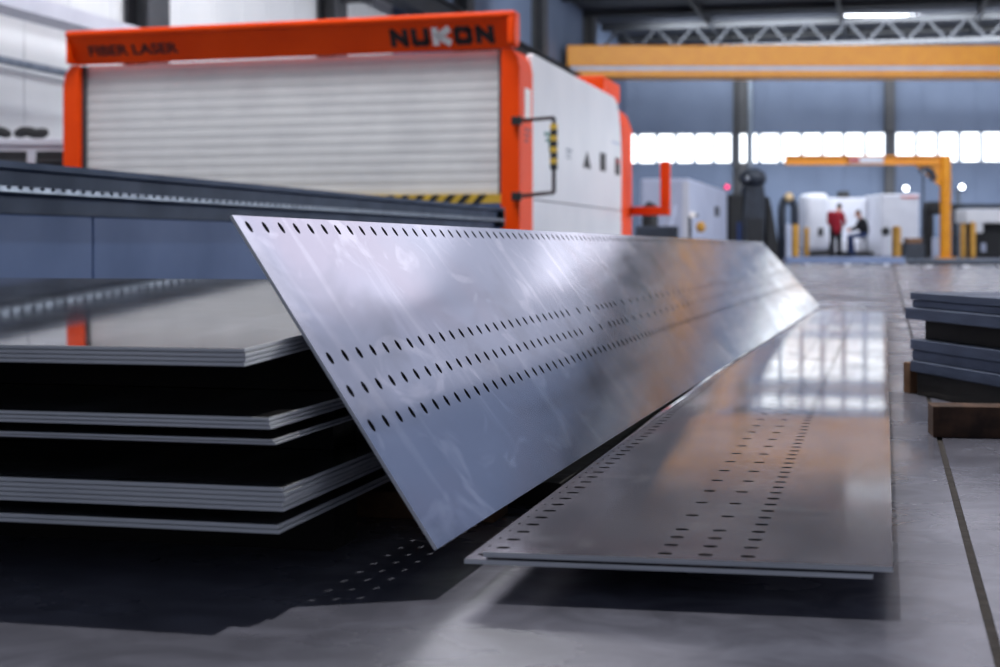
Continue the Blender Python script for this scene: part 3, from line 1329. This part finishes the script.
xa, xb = (848 - 945.5) / F * DJ, (882 - 945.5) / F * DJ
b.box((xa, -.17, zj0 + .08), (xb, -.145, zj1 - .05))
lpn = b.build('label_plate', M['machine_white'], jc)
b = MB()
b.box((xa, -.176, zj0 + .11), (xa + .3, -.171, zj1 - .08))
b.build('sticker', M['red_sticker'], lpn)
# chain hoist
xh_ = (926 - 945.5) / F * DJ
b = MB()
b.box((xh_ - .18, -.14, zj0 - .22), (xh_ + .12, .14, zj0 - .03), bevel=.03)
b.tube([(xh_ + .1, 0, zj0 - .12), (xh_ + .25, 0, zj0 - .4)], [.13, .1], 12)
h = b.build('hoist', M['dark_machine'], jc)
b = MB()
b.ball((xh_ - .12, -.16, zj0 - .2), .06)
b.build('hoist_cap', M['bright_steel'], h, smooth=True)
b = MB()
b.tube([(xh_ - .08, 0, zj0 - .22), (xh_ - .08, 0, .9)], .022, 8)
b.tube([(xh_ - .08, 0, .9), (xh_ - .03, 0, .82), (xh_ - .09, 0, .76), (xh_ - .14, 0, .82)], .03, 8)
b.build('chain', M['truss'], h)

# ------------------------------------------------------------------ white machining centre behind the two people
DM = 56.0


def mloc(px, D, px0):
    return (px - px0) / F * D


pm = at(858, 244, DM)
mc = thing('machining_centre', 'white machining centre with an open middle bay behind the two people', 'machine', (pm.x, pm.y, 0), A)


def mx_(px):
    return (px - 858) / F * DM


def mzz(py):
    return max(0, CH - (py - HY) / F * DM)


b = MB()
b.box((mx_(806), 0, .14), (mx_(830), 1.6, mzz(193)), bevel=.22, seg=5)
smooth_by_angle(b.build('left_housing', M['machine_white'], mc))
b = MB()
b.box((mx_(829) + .05, .9, .14), (mx_(874) - .05, 1.6, mzz(197)), bevel=.04)
b.build('back_cover', M['machine_white'], mc)
b = MB()
b.box((mx_(830) + .02, .1, .14), (mx_(866), .89, mzz(240)), bevel=.05)
b.build('bed', M['machine_white'], mc)
b = MB()
b.box((mx_(812), .02, 0), (mx_(874), 1.55, .139))
b.build('plinth', M['black'], mc)
b = MB()
b.box((mx_(874), -1.1, .0), (mx_(911), 1.5, mzz(195)), bevel=.05)
rc = b.build('right_cabinet', M['machine_white'], mc)
b = MB()
b.box((mx_(893), -1.115, mzz(199)), (mx_(911) - .04, -1.101, mzz(197)))
b.build('stripe', M['red_sticker'], rc)
b = MB()
b.box((mx_(818), -.02, mzz(236)), (mx_(823), -.001, mzz(228)))
b.build('control_panel', M['black'], mc)
b = MB()
b.box((mx_(845), 1.0, mzz(197) + .002), (mx_(856), 1.4, mzz(190)), bevel=.06)
b.build('motor', M['truss'], mc)
b = MB()
b.ball((mx_(877.5), -1.2, mzz(231.5)), (.15, .08, .15))
b.build('handwheel', M['black'], mc, smooth=True)


# ------------------------------------------------------------------ people
def fuse(mb, name, m, parent, voxel):
    o = mb.build(name, m, parent, smooth=True)
    r = o.modifiers.new('fuse', 'REMESH')
    r.mode = 'VOXEL'
    r.voxel_size = voxel
    r.use_smooth_shade = True
    s = o.modifiers.new('soften', 'SMOOTH')
    s.factor = .5
    s.iterations = 3
    return o


def limb(mb, pts, rads):
    """rounded tapering limb"""
    mb.tube(pts, rads, 12)
    for p, r in zip(pts, rads):
        mb.ball(p, r * .99, seg=12, rings=8)


def hand(mb, wrist, dirn, side, curl):
    """palm, four bent fingers and a thumb"""
    dirn = Vector(dirn).normalized()
    side = (Vector(side) - dirn * Vector(side).dot(dirn)).normalized()
    nrm = dirn.cross(side).normalized()
    w = Vector(wrist)
    R = Matrix((side, nrm, dirn)).transposed()
    mb.ball(w + dirn * .05, (.042, .017, .055), mtx=R, seg=12, rings=8)
    for k, ln in enumerate((.072, .082, .076, .06)):
        p0 = w + dirn * .085 + side * (.03 - .02 * k)
        p1 = p0 + dirn * ln * .5 - nrm * curl * ln * .25
        p2 = p1 + dirn * ln * .32 - nrm * curl * ln * .5
        mb.tube([p0, p1, p2], [.0095, .009, .008], 8)
        mb.ball(p2, .008, seg=8, rings=6)
        mb.ball(p1, .009, seg=8, rings=6)
    t0 = w + dirn * .03 + side * .036
    t1 = t0 + dirn * .035 + side * .025 - nrm * .01
    t2 = t1 + dirn * .03 + side * .006 - nrm * .012
    mb.tube([t0, t1, t2], [.012, .011, .009], 8)
    mb.ball(t2, .009, seg=8, rings=6)


def head(mb, c, face):
    """skull, jaw, nose, ears and mouth on a head that looks along face"""
    c = Vector(c)
    f = Vector(face).normalized()
    s = Vector((0, 0, 1)).cross(f).normalized()
    u = f.cross(s)
    R = Matrix((s, f, u)).transposed()
    mb.ball(c + u * .02, (.075, .096, .105), mtx=R)
    mb.ball(c + f * .03 - u * .055, (.058, .066, .07), mtx=R)
    mb.tube([c + f * .093 + u * .02, c + f * .118 - u * .022, c + f * .09 - u * .03], [.008, .016, .012], 8)
    mb.tube([c + f * .09 - u * .06 - s * .02, c + f * .1 - u * .06, c + f * .09 - u * .06 + s * .02], .008, 8)
    for q in (-1, 1):
        mb.ball(c + s * .078 * q - u * .0, (.014, .026, .034), mtx=R, seg=10, rings=8)
        mb.ball(c + f * .088 + s * .032 * q + u * .038, (.022, .012, .008), mtx=R, seg=8, rings=6)
    return f, s, u, R


def shoes(root, feet, m):
    for (p, f) in feet:
        b = MB()
        p, f = Vector(p), Vector(f).normalized()
        s = Vector((-f.y, f.x, 0))
        R = Matrix((s, f, Vector((0, 0, 1)))).transposed()
        b.ball(p + f * .07 + Vector((0, 0, .05)), (.048, .14, .046), mtx=R)
        b.ball(p + Vector((0, 0, .075)), (.048, .06, .06), mtx=R)
        b.box((-.046, -.06, 0.001), (.046, .20, .03), mtx=Matrix.Translation((p.x, p.y, 0)) @ R.to_4x4(), bevel=.012)
        b.build('shoe', m, root, smooth=True)


DP = 53.2
p1 = at(836, 244, DP)
pe = thing('person', 'standing person in a red sweater and dark trousers leaning towards the white machine', 'person', (p1.x, p1.y, 0), A)
# local x to the picture's right, y away from the camera
hipL, hipR = Vector((-.09, 0, .88)), Vector((.09, .02, .88))
chest = Vector((.03, .10, 1.28))
neck = Vector((.09, .17, 1.46))
hd = Vector((.15, .25, 1.60))
LA = [Vector((-.17, .10, 1.39)), Vector((-.20, .06, 1.12)), Vector((-.08, .24, .95))]
RA = [Vector((.20, .14, 1.39)), Vector((.29, .16, 1.12)), Vector((.30, .42, 1.02))]
FL, FR = Vector((-.11, -.02, .0)), Vector((.12, .06, .0))
KL, KR = Vector((-.10, .03, .47)), Vector((.11, .08, .47))
b = MB()
limb(b, [hipL, KL, Vector((-.11, -.02, .1))], [.085, .058, .042])
limb(b, [hipR, KR, Vector((.12, .06, .1))], [.085, .058, .042])
b.ball((-.11, .04, .045), (.038, .11, .036))
b.ball((.12, .12, .045), (.038, .11, .036))
limb(b, [Vector((0, .01, .93)), Vector((.01, .05, 1.1)), chest], [.135, .135, .15])
limb(b, [Vector((-.13, .10, 1.38)), Vector((.17, .13, 1.38))], [.075, .075])
limb(b, [chest, neck, hd - Vector((.02, .03, .06))], [.11, .058, .052])
for arm, sd in ((LA, 1), (RA, -1)):
    limb(b, arm, [.056, .044, .031])
    hand(b, arm[2], (arm[2] - arm[1]), Vector((sd, 0, 0)), .7)
f, s, u, R = head(b, hd, (.35, .9, -.25))
fuse(b, 'body', M['skin'], pe, .0085)
b = MB()
limb(b, [Vector((0, .01, .86)), Vector((.01, .05, 1.1)), chest + Vector((0, 0, .02))], [.165, .16, .172])
limb(b, [Vector((-.14, .10, 1.38)), Vector((.18, .13, 1.38))], [.088, .088])
for arm in (LA, RA):
    limb(b, [arm[0], arm[1], arm[1] + (arm[2] - arm[1]) * .93], [.076, .064, .048])
b.tube([chest, neck - Vector((.01, .01, .03))], [.12, .075], 12)
fuse(b, 'sweater', M['red_cloth'], pe, .012)
b = MB()
limb(b, [Vector((0, .01, .92)), Vector((0, .01, .86))], [.15, .15])
limb(b, [hipL, KL, Vector((-.11, -.02, .07))], [.105, .08, .068])
limb(b, [hipR, KR, Vector((.12, .06, .07))], [.105, .08, .068])
fuse(b, 'trousers', M['dark_cloth'], pe, .012)
b = MB()
b.ball(hd + u * .035 - f * .018, (.081, .094, .1), mtx=R)
b.build('hair', M['hair'], pe, smooth=True)
pe.scale = (1.12, 1.12, 1.03)
shoes(pe, ((FL, (0, 1, 0)), (FR, (.1, 1, 0))), M['black'])

p2 = at(864, 244, DP - .6)
st = thing('stool', 'small dark stool under the sitting person in blue jeans', 'stool', (p2.x, p2.y, 0), A)
b = MB()
b.lathe([(.13, .545), (.15, .555), (.15, .585), (.13, .595)], n=20)
b.build('seat', M['black'], st)
for k in range(4):
    an = math.pi / 4 + k * math.pi / 2
    b = MB()
    b.tube([(.1 * math.cos(an),   .1 * math.sin(an), .544), (.15 * math.cos(an), .15 * math.sin(an), 0)], .014, 8)
    b.build('leg', M['truss'], st)
b = MB()
pts = [(.13 * math.cos(t * math.pi / 8), .13 * math.sin(t * math.pi / 8), .22) for t in range(17)]
b.tube(pts, .009, 6)
b.build('footrest', M['truss'], st)
pe2 = thing('person', 'person in a dark jacket and blue jeans sitting and facing left', 'person', (p2.x, p2.y, 0), A)
SZ = .72
hip = [Vector((.0, -.09, SZ)), Vector((.0, .09, SZ))]
chest = Vector((-.06, .0, 1.10))
neck = Vector((-.12, .0, 1.28))
hd = Vector((-.19, .0, 1.41))
kn = [Vector((-.44, -.13, .66)), Vector((-.46, .12, .66))]
an_ = [Vector((-.38, -.14, .1)), Vector((-.46, .13, .1))]
arms = [[Vector((-.07, -.19, 1.2)), Vector((-.2, -.24, .94)), Vector((-.44, -.14, .88))], [Vector((-.07, .19, 1.2)), Vector((-.22, .23, .95)), Vector((-.46, .12, .9))]]
b = MB()
for k in range(2):
    limb(b, [hip[k], kn[k], an_[k]], [.088, .058, .042])
    b.ball(an_[k] + Vector((-.06, 0, -.055)), (.11, .038, .036))
limb(b, [Vector((.0, 0, SZ + .03)), Vector((.0, 0, .92)), chest], [.135, .13, .15])
limb(b, [Vector((-.07, -.15, 1.19)), Vector((-.07, .15, 1.19))], [.075, .075])
limb(b, [chest, neck, hd - Vector((-.02, 0, .06))], [.11, .058, .052])
for arm in arms:
    limb(b, arm, [.056, .044, .031])
    hand(b, arm[2], arm[2] - arm[1], Vector((0, 0, 1)), .8)
f, s, u, R = head(b, hd, (-.9, -.1, -.35))
fuse(b, 'body', M['skin'], pe2, .0085)
b = MB()
limb(b, [Vector((.0, 0, SZ + .07)), Vector((.01, 0, .92)), chest], [.16, .158, .172])
limb(b, [Vector((-.07, -.16, 1.19)), Vector((-.07, .16, 1.19))], [.09, .09])
for arm in arms:
    limb(b, [arm[0], arm[1], arm[1] + (arm[2] - arm[1]) * .92], [.077, .064, .05])
b.tube([chest, neck - Vector((-.01, 0, .03))], [.12, .075], 12)
fuse(b, 'jacket', M['dark_cloth'], pe2, .012)
b = MB()
limb(b, [Vector((.0, -.05, SZ + .0)), Vector((.0, .05, SZ + .0))], [.102, .102])
for k in range(2):
    limb(b, [hip[k], kn[k], an_[k] - Vector((0, 0, .02))], [.101, .078, .066])
fuse(b, 'jeans', M['denim'], pe2, .012)
b = MB()
b.ball(hd + u * .035 - f * .018, (.081, .094, .1), mtx=R)
b.build('hair', M['hair'], pe2, smooth=True)
shoes(pe2, ((Vector((an_[0].x, an_[0].y, 0)), (-1, -.1, 0)), (Vector((an_[1].x, an_[1].y, 0)), (-1, .1, 0))), M['black'])


# ------------------------------------------------------------------ bollards
def bollard(px, w, ytop, D, lab, m=M['bollard']):
    p = at(px, 244, D)
    r = w / 2 / F * D
    h_ = CH - (ytop - HY) / F * D
    t = thing('bollard', lab, 'bollard', (p.x, p.y, 0), 0, 'yellow bollards in front of the far machines')
    b = MB()
    b.lathe([(r, .02), (r, h_ - r * .6), (r * .85, h_ - r * .25), (r * .45, h_)], n=20)
    smooth_by_angle(b.build('post', m, t))
    b = MB()
    b.lathe([(r * 1.6, 0), (r * 1.6, .019)], n=20)
    b.build('base_plate', M['truss'], t)
    return t


bollard(795.5, 7, 224, 45, 'yellow bollard left of the white machine, by the end of the tilted plate')
bollard(806.5, 5, 227, 53, 'dull yellow bollard just right of the brighter one at the white machine')
bollard(896.5, 9, 226, 38, 'tall yellow bollard in front of the right cabinet of the white machine')
bollard(963, 5.5, 223, 49, 'left one of the two yellow bollards right of the jib crane post')
bollard(973, 5.5, 222, 47, 'right one of the two yellow bollards right of the jib crane post')

# ------------------------------------------------------------------ lavender cabinet machine left of centre
Dv = 29.0
pv = at(690, 244, Dv)
pk = at(727, 244, depth_on(pv.x, 727))
vx = pv.x
hv_ = CH - (178 - HY) / F * Dv
pv0 = at(640, 244, Dv)
cbm = thing('machine_cabinet', 'lavender grey box machine behind the orange laser cutter', 'machine', (vx, pv.y, 0))
lvw = 50 / F * Dv
b = MB()
b.box((-lvw, 0, .1), (0, pk.y - pv.y, hv_), bevel=.05)
b.build('body', M['lavender'], cbm)
b = MB()
b.box((-lvw + .05, .05, 0), (-.05, pk.y - pv.y - .05, .099))
b.build('plinth', M['black'], cbm)
b = MB()
b.box((-.14, -.012, .12), (-.01, -.001, hv_ - .06), bevel=.004)
b.build('corner_strip', M['machine_white'], cbm)
b = MB()
b.box((.001, (pk.y - pv.y) * .62, 1.0), (.03, (pk.y - pv.y) * .72, 1.2), bevel=.008)
b.build('control_panel', M['dark_machine'], cbm)
# dark pump set in front
pp = at(660, 244, 25.5)
pu = thing('pump_unit', 'dark low pump set in front of the lavender box machine', 'machine', (pp.x, pp.y, 0), A)


def pz_(py, D=25.5):
    return CH - (py - HY) / F * D


b = MB()
b.box((-.35, 0, 0), (.3, .5, pz_(226)), bevel=.03)
b.build('base', M['dark_machine'], pu)
b = MB()
b.tube([(-.14, .2, pz_(226) + .001), (-.14, .2, pz_(208)), (-.1, .2, pz_(203))], [.13, .13, .08], 16)
b.build('motor', M['black'], pu)
b = MB()
b.tube([(.15, .15, pz_(226) + .001), (.18, .15, pz_(218)), (.2, .15, pz_(205))], [.06, .06, .1], 14)
b.build('filter', M['lavender'], pu)
# small trolley unit with a yellow drum
pt = at(699, 244, 24.5)
tu = thing('drum_trolley', 'small dark trolley carrying a yellow drum beside the lavender box machine', 'trolley', (pt.x, pt.y, 0), A)
b = MB()
b.box((-.14, 0, .1), (.1, .3, .5), bevel=.02)
b.tube([(-.12, .15, .5), (-.12, .15, .85)], .025, 8)
b.tube([(-.12, .15, .84), (-.02, .0, .86)], .02, 8)
b.build('frame', M['black'], tu)
b = MB()
b.ball((.02, -.06, .68), (.075, .075, .085))
b.build('drum', M['bollard'], tu, smooth=True)
for x in (-.12, .08):
    b = MB()
    b.tube([(x - .02, .15, .07), (x + .02, .15, .07)], .069, 14)
    b.build('wheel', M['black'], tu)
b = MB()
b.tube([(-.1, .02, .86), (-.1, -.02, .87)], .05, 14)  # white disc standing in for a blurred point of light
b.build('pale_spot', M['white_letter'], tu)

# ------------------------------------------------------------------ dark milling machine with a round head
Dk = 42.0
pk = at(755, 244, Dk)
mm = thing('milling_machine', 'tall dark slate milling machine with a rounded head in front of the far wall', 'machine', (pk.x, pk.y, 0), A)


def kx(px):
    return (px - 755) / F * Dk


def kz(py):
    return max(0, CH - (py - HY) / F * Dk)


b = MB()
b.prism([(kx(744), 0), (kx(743), kz(215)), (kx(745), kz(185)), (kx(764), kz(185)), (kx(766), kz(205)), (kx(764), 0)], 0, .7, bevel=.04)
b.build('column', M['dark_machine'], mm)
b = MB()
b.ball(((kx(742) + kx(767)) / 2, .25, kz(178)), (.36, .4, .27))
b.build('head', M['dark_machine'], mm, smooth=True)
b = MB()
b.box((kx(728), -.05, 0), (kx(742.5), .7, kz(194)), bevel=.06)
b.build('side_cabinet', M['black'], mm)
b = MB()
b.prism([(kx(766.5), 0), (kx(766.5), kz(196)), (kx(770), kz(198)), (kx(774), kz(220)), (kx(778), kz(245)), (kx(779), 0)], .0, .7, bevel=.03)
b.build('cable_chute', M['black'], mm)
b = MB()
b.ball((kx(746), -.14, kz(179.5)), .075)
b.build('spindle_cap', M['bright_steel'], mm, smooth=True)
b = MB()
b.box((kx(747), -.03, kz(245)), (kx(763), -.001, kz(218)), bevel=.01)
b.build('front_cover', M['truss'], mm)
b = MB()
b.box((kx(736.5), -.07, kz(245)), (kx(741), -.051, kz(222)), bevel=.008)
b.build('door_strip', M['denim'], mm)
# dark arched press with a pale cap
Dp = 46.5
pq = at(789, 244, Dp)
ap = thing('arch_press', 'dark arched press with a pale yellow round cap left of the white machine', 'machine', (pq.x, pq.y, 0), A)


def qx(px):
    return (px - 789) / F * Dp


def qz(py):
    return max(0, CH - (py - HY) / F * Dp)


b = MB()
pts = [Vector((qx(783), .2, 0)), Vector((qx(783), .2, qz(215)))]
for k in range(9):
    t = math.pi - math.pi * k / 8
    pts.append(Vector((qx(789.5) + (qx(796) - qx(783)) / 2 * math.cos(t), .2, qz(210) + .33 * math.sin(t))))
pts.append(Vector((qx(796), .2, 0)))
b.tube(pts, .12, 12)
b.build('frame', M['dark_machine'], ap, smooth=True)
b = MB()
b.box((qx(786.5), .1, 0), (qx(792.5), .3, qz(224)), bevel=.03)
b.build('ram', M['lavender'], ap)
b = MB()
b.ball((qx(789), .0, qz(197)), (.13, .08, .13))
b.build('cap', M['pale_yellow'], ap, smooth=True)

# ------------------------------------------------------------------ right side of the far row
Dq = 50.0
pr = at(966, 244, Dq)
wt = thing('white_bench_machine', 'long white machine over a black base at the far right edge', 'machine', (pr.x, pr.y, 0), A)


def rx(px):
    return (px - 966) / F * Dq


def rzz(py, D=Dq):
    return max(0, CH - (py - HY) / F * D)


b = MB()
b.box((0, 0, rzz(223)), (rx(1030), 1.2, rzz(209)), bevel=.04)
b.build('cover', M['white_paint'], wt)
b = MB()
b.box((rx(975), -.05, rzz(233)), (rx(983), .5, rzz(223) - .001), bevel=.03)
b.build('spout', M['white_paint'], wt)
b = MB()
b.box((rx(973), .55, 0), (rx(1030), 1.15, rzz(223) - .002), bevel=.03)
b.build('base', M['black'], wt)
b = MB()
b.box((rx(986), .5, rzz(252)), (rx(991), .549, rzz(243)), bevel=.01)
b.build('pale_spot', M['lavender'], wt)
b = MB()
b.box((rx(964), 1.3, rzz(207)), (rx(1030), 1.7, rzz(203)))
b.build('top_rail', M['truss'], wt)
for x in (rx(968), rx(1028)):
    b = MB()
    b.box((x - .05, 1.35, 0), (x + .05, 1.6, rzz(207) - .001))
    b.build('rail_post', M['truss'], wt)
pg = at(931, 244, 49)
dm = thing('drill_press', 'dark drill press hidden behind the yellow jib crane post', 'machine', (pg.x, pg.y + .8, 0), A)
b = MB()
b.box((-.15, 0, 0), (.12, .5, rzz(204, 46)), bevel=.05)
b.box((-.1, -.1, rzz(212, 46)), (.32, .5, rzz(198, 46)), bevel=.08)
b.build('body', M['black'], dm)
b = MB()
b.box((.0, -.2, .0), (.25, -.11, .62), bevel=.03)
b.build('pedestal', M['lavender'], dm)
pl_ = at(958, 244, 54)
b = MB()
b.lathe([(.16, 0), (.16, .03), (.09, .04), (.09, rzz(193, 54)), (.12, rzz(192, 54)), (.12, rzz(190, 54))], n=16)
o = smooth_by_angle(b.build('grey_post', M['grey_steel']))
o.location = (pl_.x, pl_.y, 0)
tag(o, 'slim grey steel post behind the pair of yellow bollards', 'post')
# low crates
for (px0, px1, py, D, m, lab) in ((905, 925, 243, 41, 'dark_machine', 'low dark crate on the floor left of the jib crane post'), (908, 922, 238, 44, 'wood_warm', 'wooden crate behind the low dark crate at the jib crane')):
    p = at((px0 + px1) / 2, 244, D)
    w_ = (px1 - px0) / F * D
    h_ = CH - (py - HY) / F * D
    t = thing('crate', lab, 'crate', (p.x, p.y, 0), A)
    b = MB()
    b.box((-w_ / 2, 0, .06), (w_ / 2, .5, h_), bevel=.01)
    b.build('body', M[m], t)
    b = MB()
    for x in (-w_ / 2, -.05, w_ / 2 - .1):
        b.box((x, 0, 0), (x + .1, .5, .059))
    b.build('skid', M['wood_dark'], t)
# steel bars lying across the floor
for (px0, px1, D, h_, dpt, m, lab) in ((786, 905, 31, .17, .16, 'bar_blue', 'blue grey steel box section lying across the floor before the white machine'),
                                     (846, 1012, 33, .11, .12, 'grey_steel', 'long grey steel bar lying behind the blue grey box section'),
                                     (908, 1020, 29, .12, .1, 'dark_machine', 'dark steel bar lying across the floor at the right below the jib crane')):
    a, c = at(px0, 244, D), at(px1, 244, D)
    ln = (c - a).length
    t = thing('steel_bar', lab, 'steel bar', (a.x, a.y, 0), A)
    b = MB()
    b.box((0, 0, 0.04), (ln, dpt, h_), bevel=.012)
    b.build('bar', M[m], t)
    for q in range(3):
        b = MB()
        x = ln * (.15 + .33 * q)
        b.box((x, -.06, 0), (x + .12, dpt + .06, .0399))
        b.build('support_block', M['white_paint'], t)
# wall lamps
for (px, py, r, m, lab) in ((905.5, 188.5, .1, 'lamp_white', 'round white lamp above the right cabinet of the white machine'), (961.5, 187, .1, 'lamp_white', 'round white lamp right of the jib crane post'),
                            (727, 187, .09, 'lamp_pink', 'small pink signal lamp left of the dark milling machine')):
    t_, s_ = _fw(px)
    z = CH - (py - HY) / F * t_
    p = FW @ Vector((s_, -.04, z))
    t = thing('wall_lamp', lab, 'lamp', p, math.atan2(ex.y, ex.x))
    b = MB()
    b.tube([(0, 0, 0), (0, -.06, 0)], r * 1.2, 16)
    b.build('lamp_housing', M['truss'], t)
    b = MB()
    b.tube([(0, -.061, 0), (0, -.08, 0)], [r, r * .8], 16)
    b.build('diffuser', M[m], t)

# ------------------------------------------------------------------ light
w = bpy.data.worlds.new('world')
SC.world = w
w.use_nodes = True
w.node_tree.nodes['Background'].inputs['Color'].default_value = (.66, .76, 1.0, 1)
w.node_tree.nodes['Background'].inputs['Strength'].default_value = .28


def area(name, loc, power, sx, sy, target, c=(1, 1, 1), disc=False):
    l = bpy.data.lights.new(name, 'AREA')
    l.energy = power
    l.color = c
    l.shape = 'DISK' if disc else 'RECTANGLE'
    l.size = sx
    if not disc:
        l.size_y = sy
    o = bpy.data.objects.new(name, l)
    COL.objects.link(o)
    o.location = loc
    o.rotation_euler = (Vector(target) - Vector(loc)).to_track_quat('-Z', 'Y').to_euler()
    return o


area('overhead_light', (-1.25, 5.2, 8.0), 420, .16, .16, (-.4, 1.9, 0), (1, .97, .93), True)
area('window_daylight', (13.6, 20, 3.4), 3300, 22, 2.4, (-3, 17, 1.2), (.93, .96, 1))
area('crane_fill', (1, 40, 8.1), 1500, 18, .8, (1, 58, 3.5), (.92, .96, 1))  # unseen fill light added for the crane and the far end
area('wall_fill', (2, 55.5, 7.9), 2300, 20, .6, (2, 62.5, 2.2), (.9, .95, 1))  # fill light added to brighten the far wall, no fixture there
area('wall_fill', (-9.0, 20, 7.9), 640, .5, 10, (-9.9, 20, 2.0), (.97, .98, 1))  # fill light added to whiten the left wall, no fixture there
area('overhead_light', (-4.5, 9.4, 8.0), 540, 4.0, 1.6, (-5.2, 12.7, 1), (.97, .98, 1))  # soft unseen fill added over the laser cutter's front

SC.view_settings.view_transform = 'Standard'
SC.view_settings.look = 'None'
SC.view_settings.exposure = 0.0
SC.view_settings.gamma = 1.0
SC.view_settings.use_curve_mapping = False
SC.cycles.use_denoising = True
SC.cycles.max_bounces = 8
SC.cycles.sample_clamp_indirect = 6
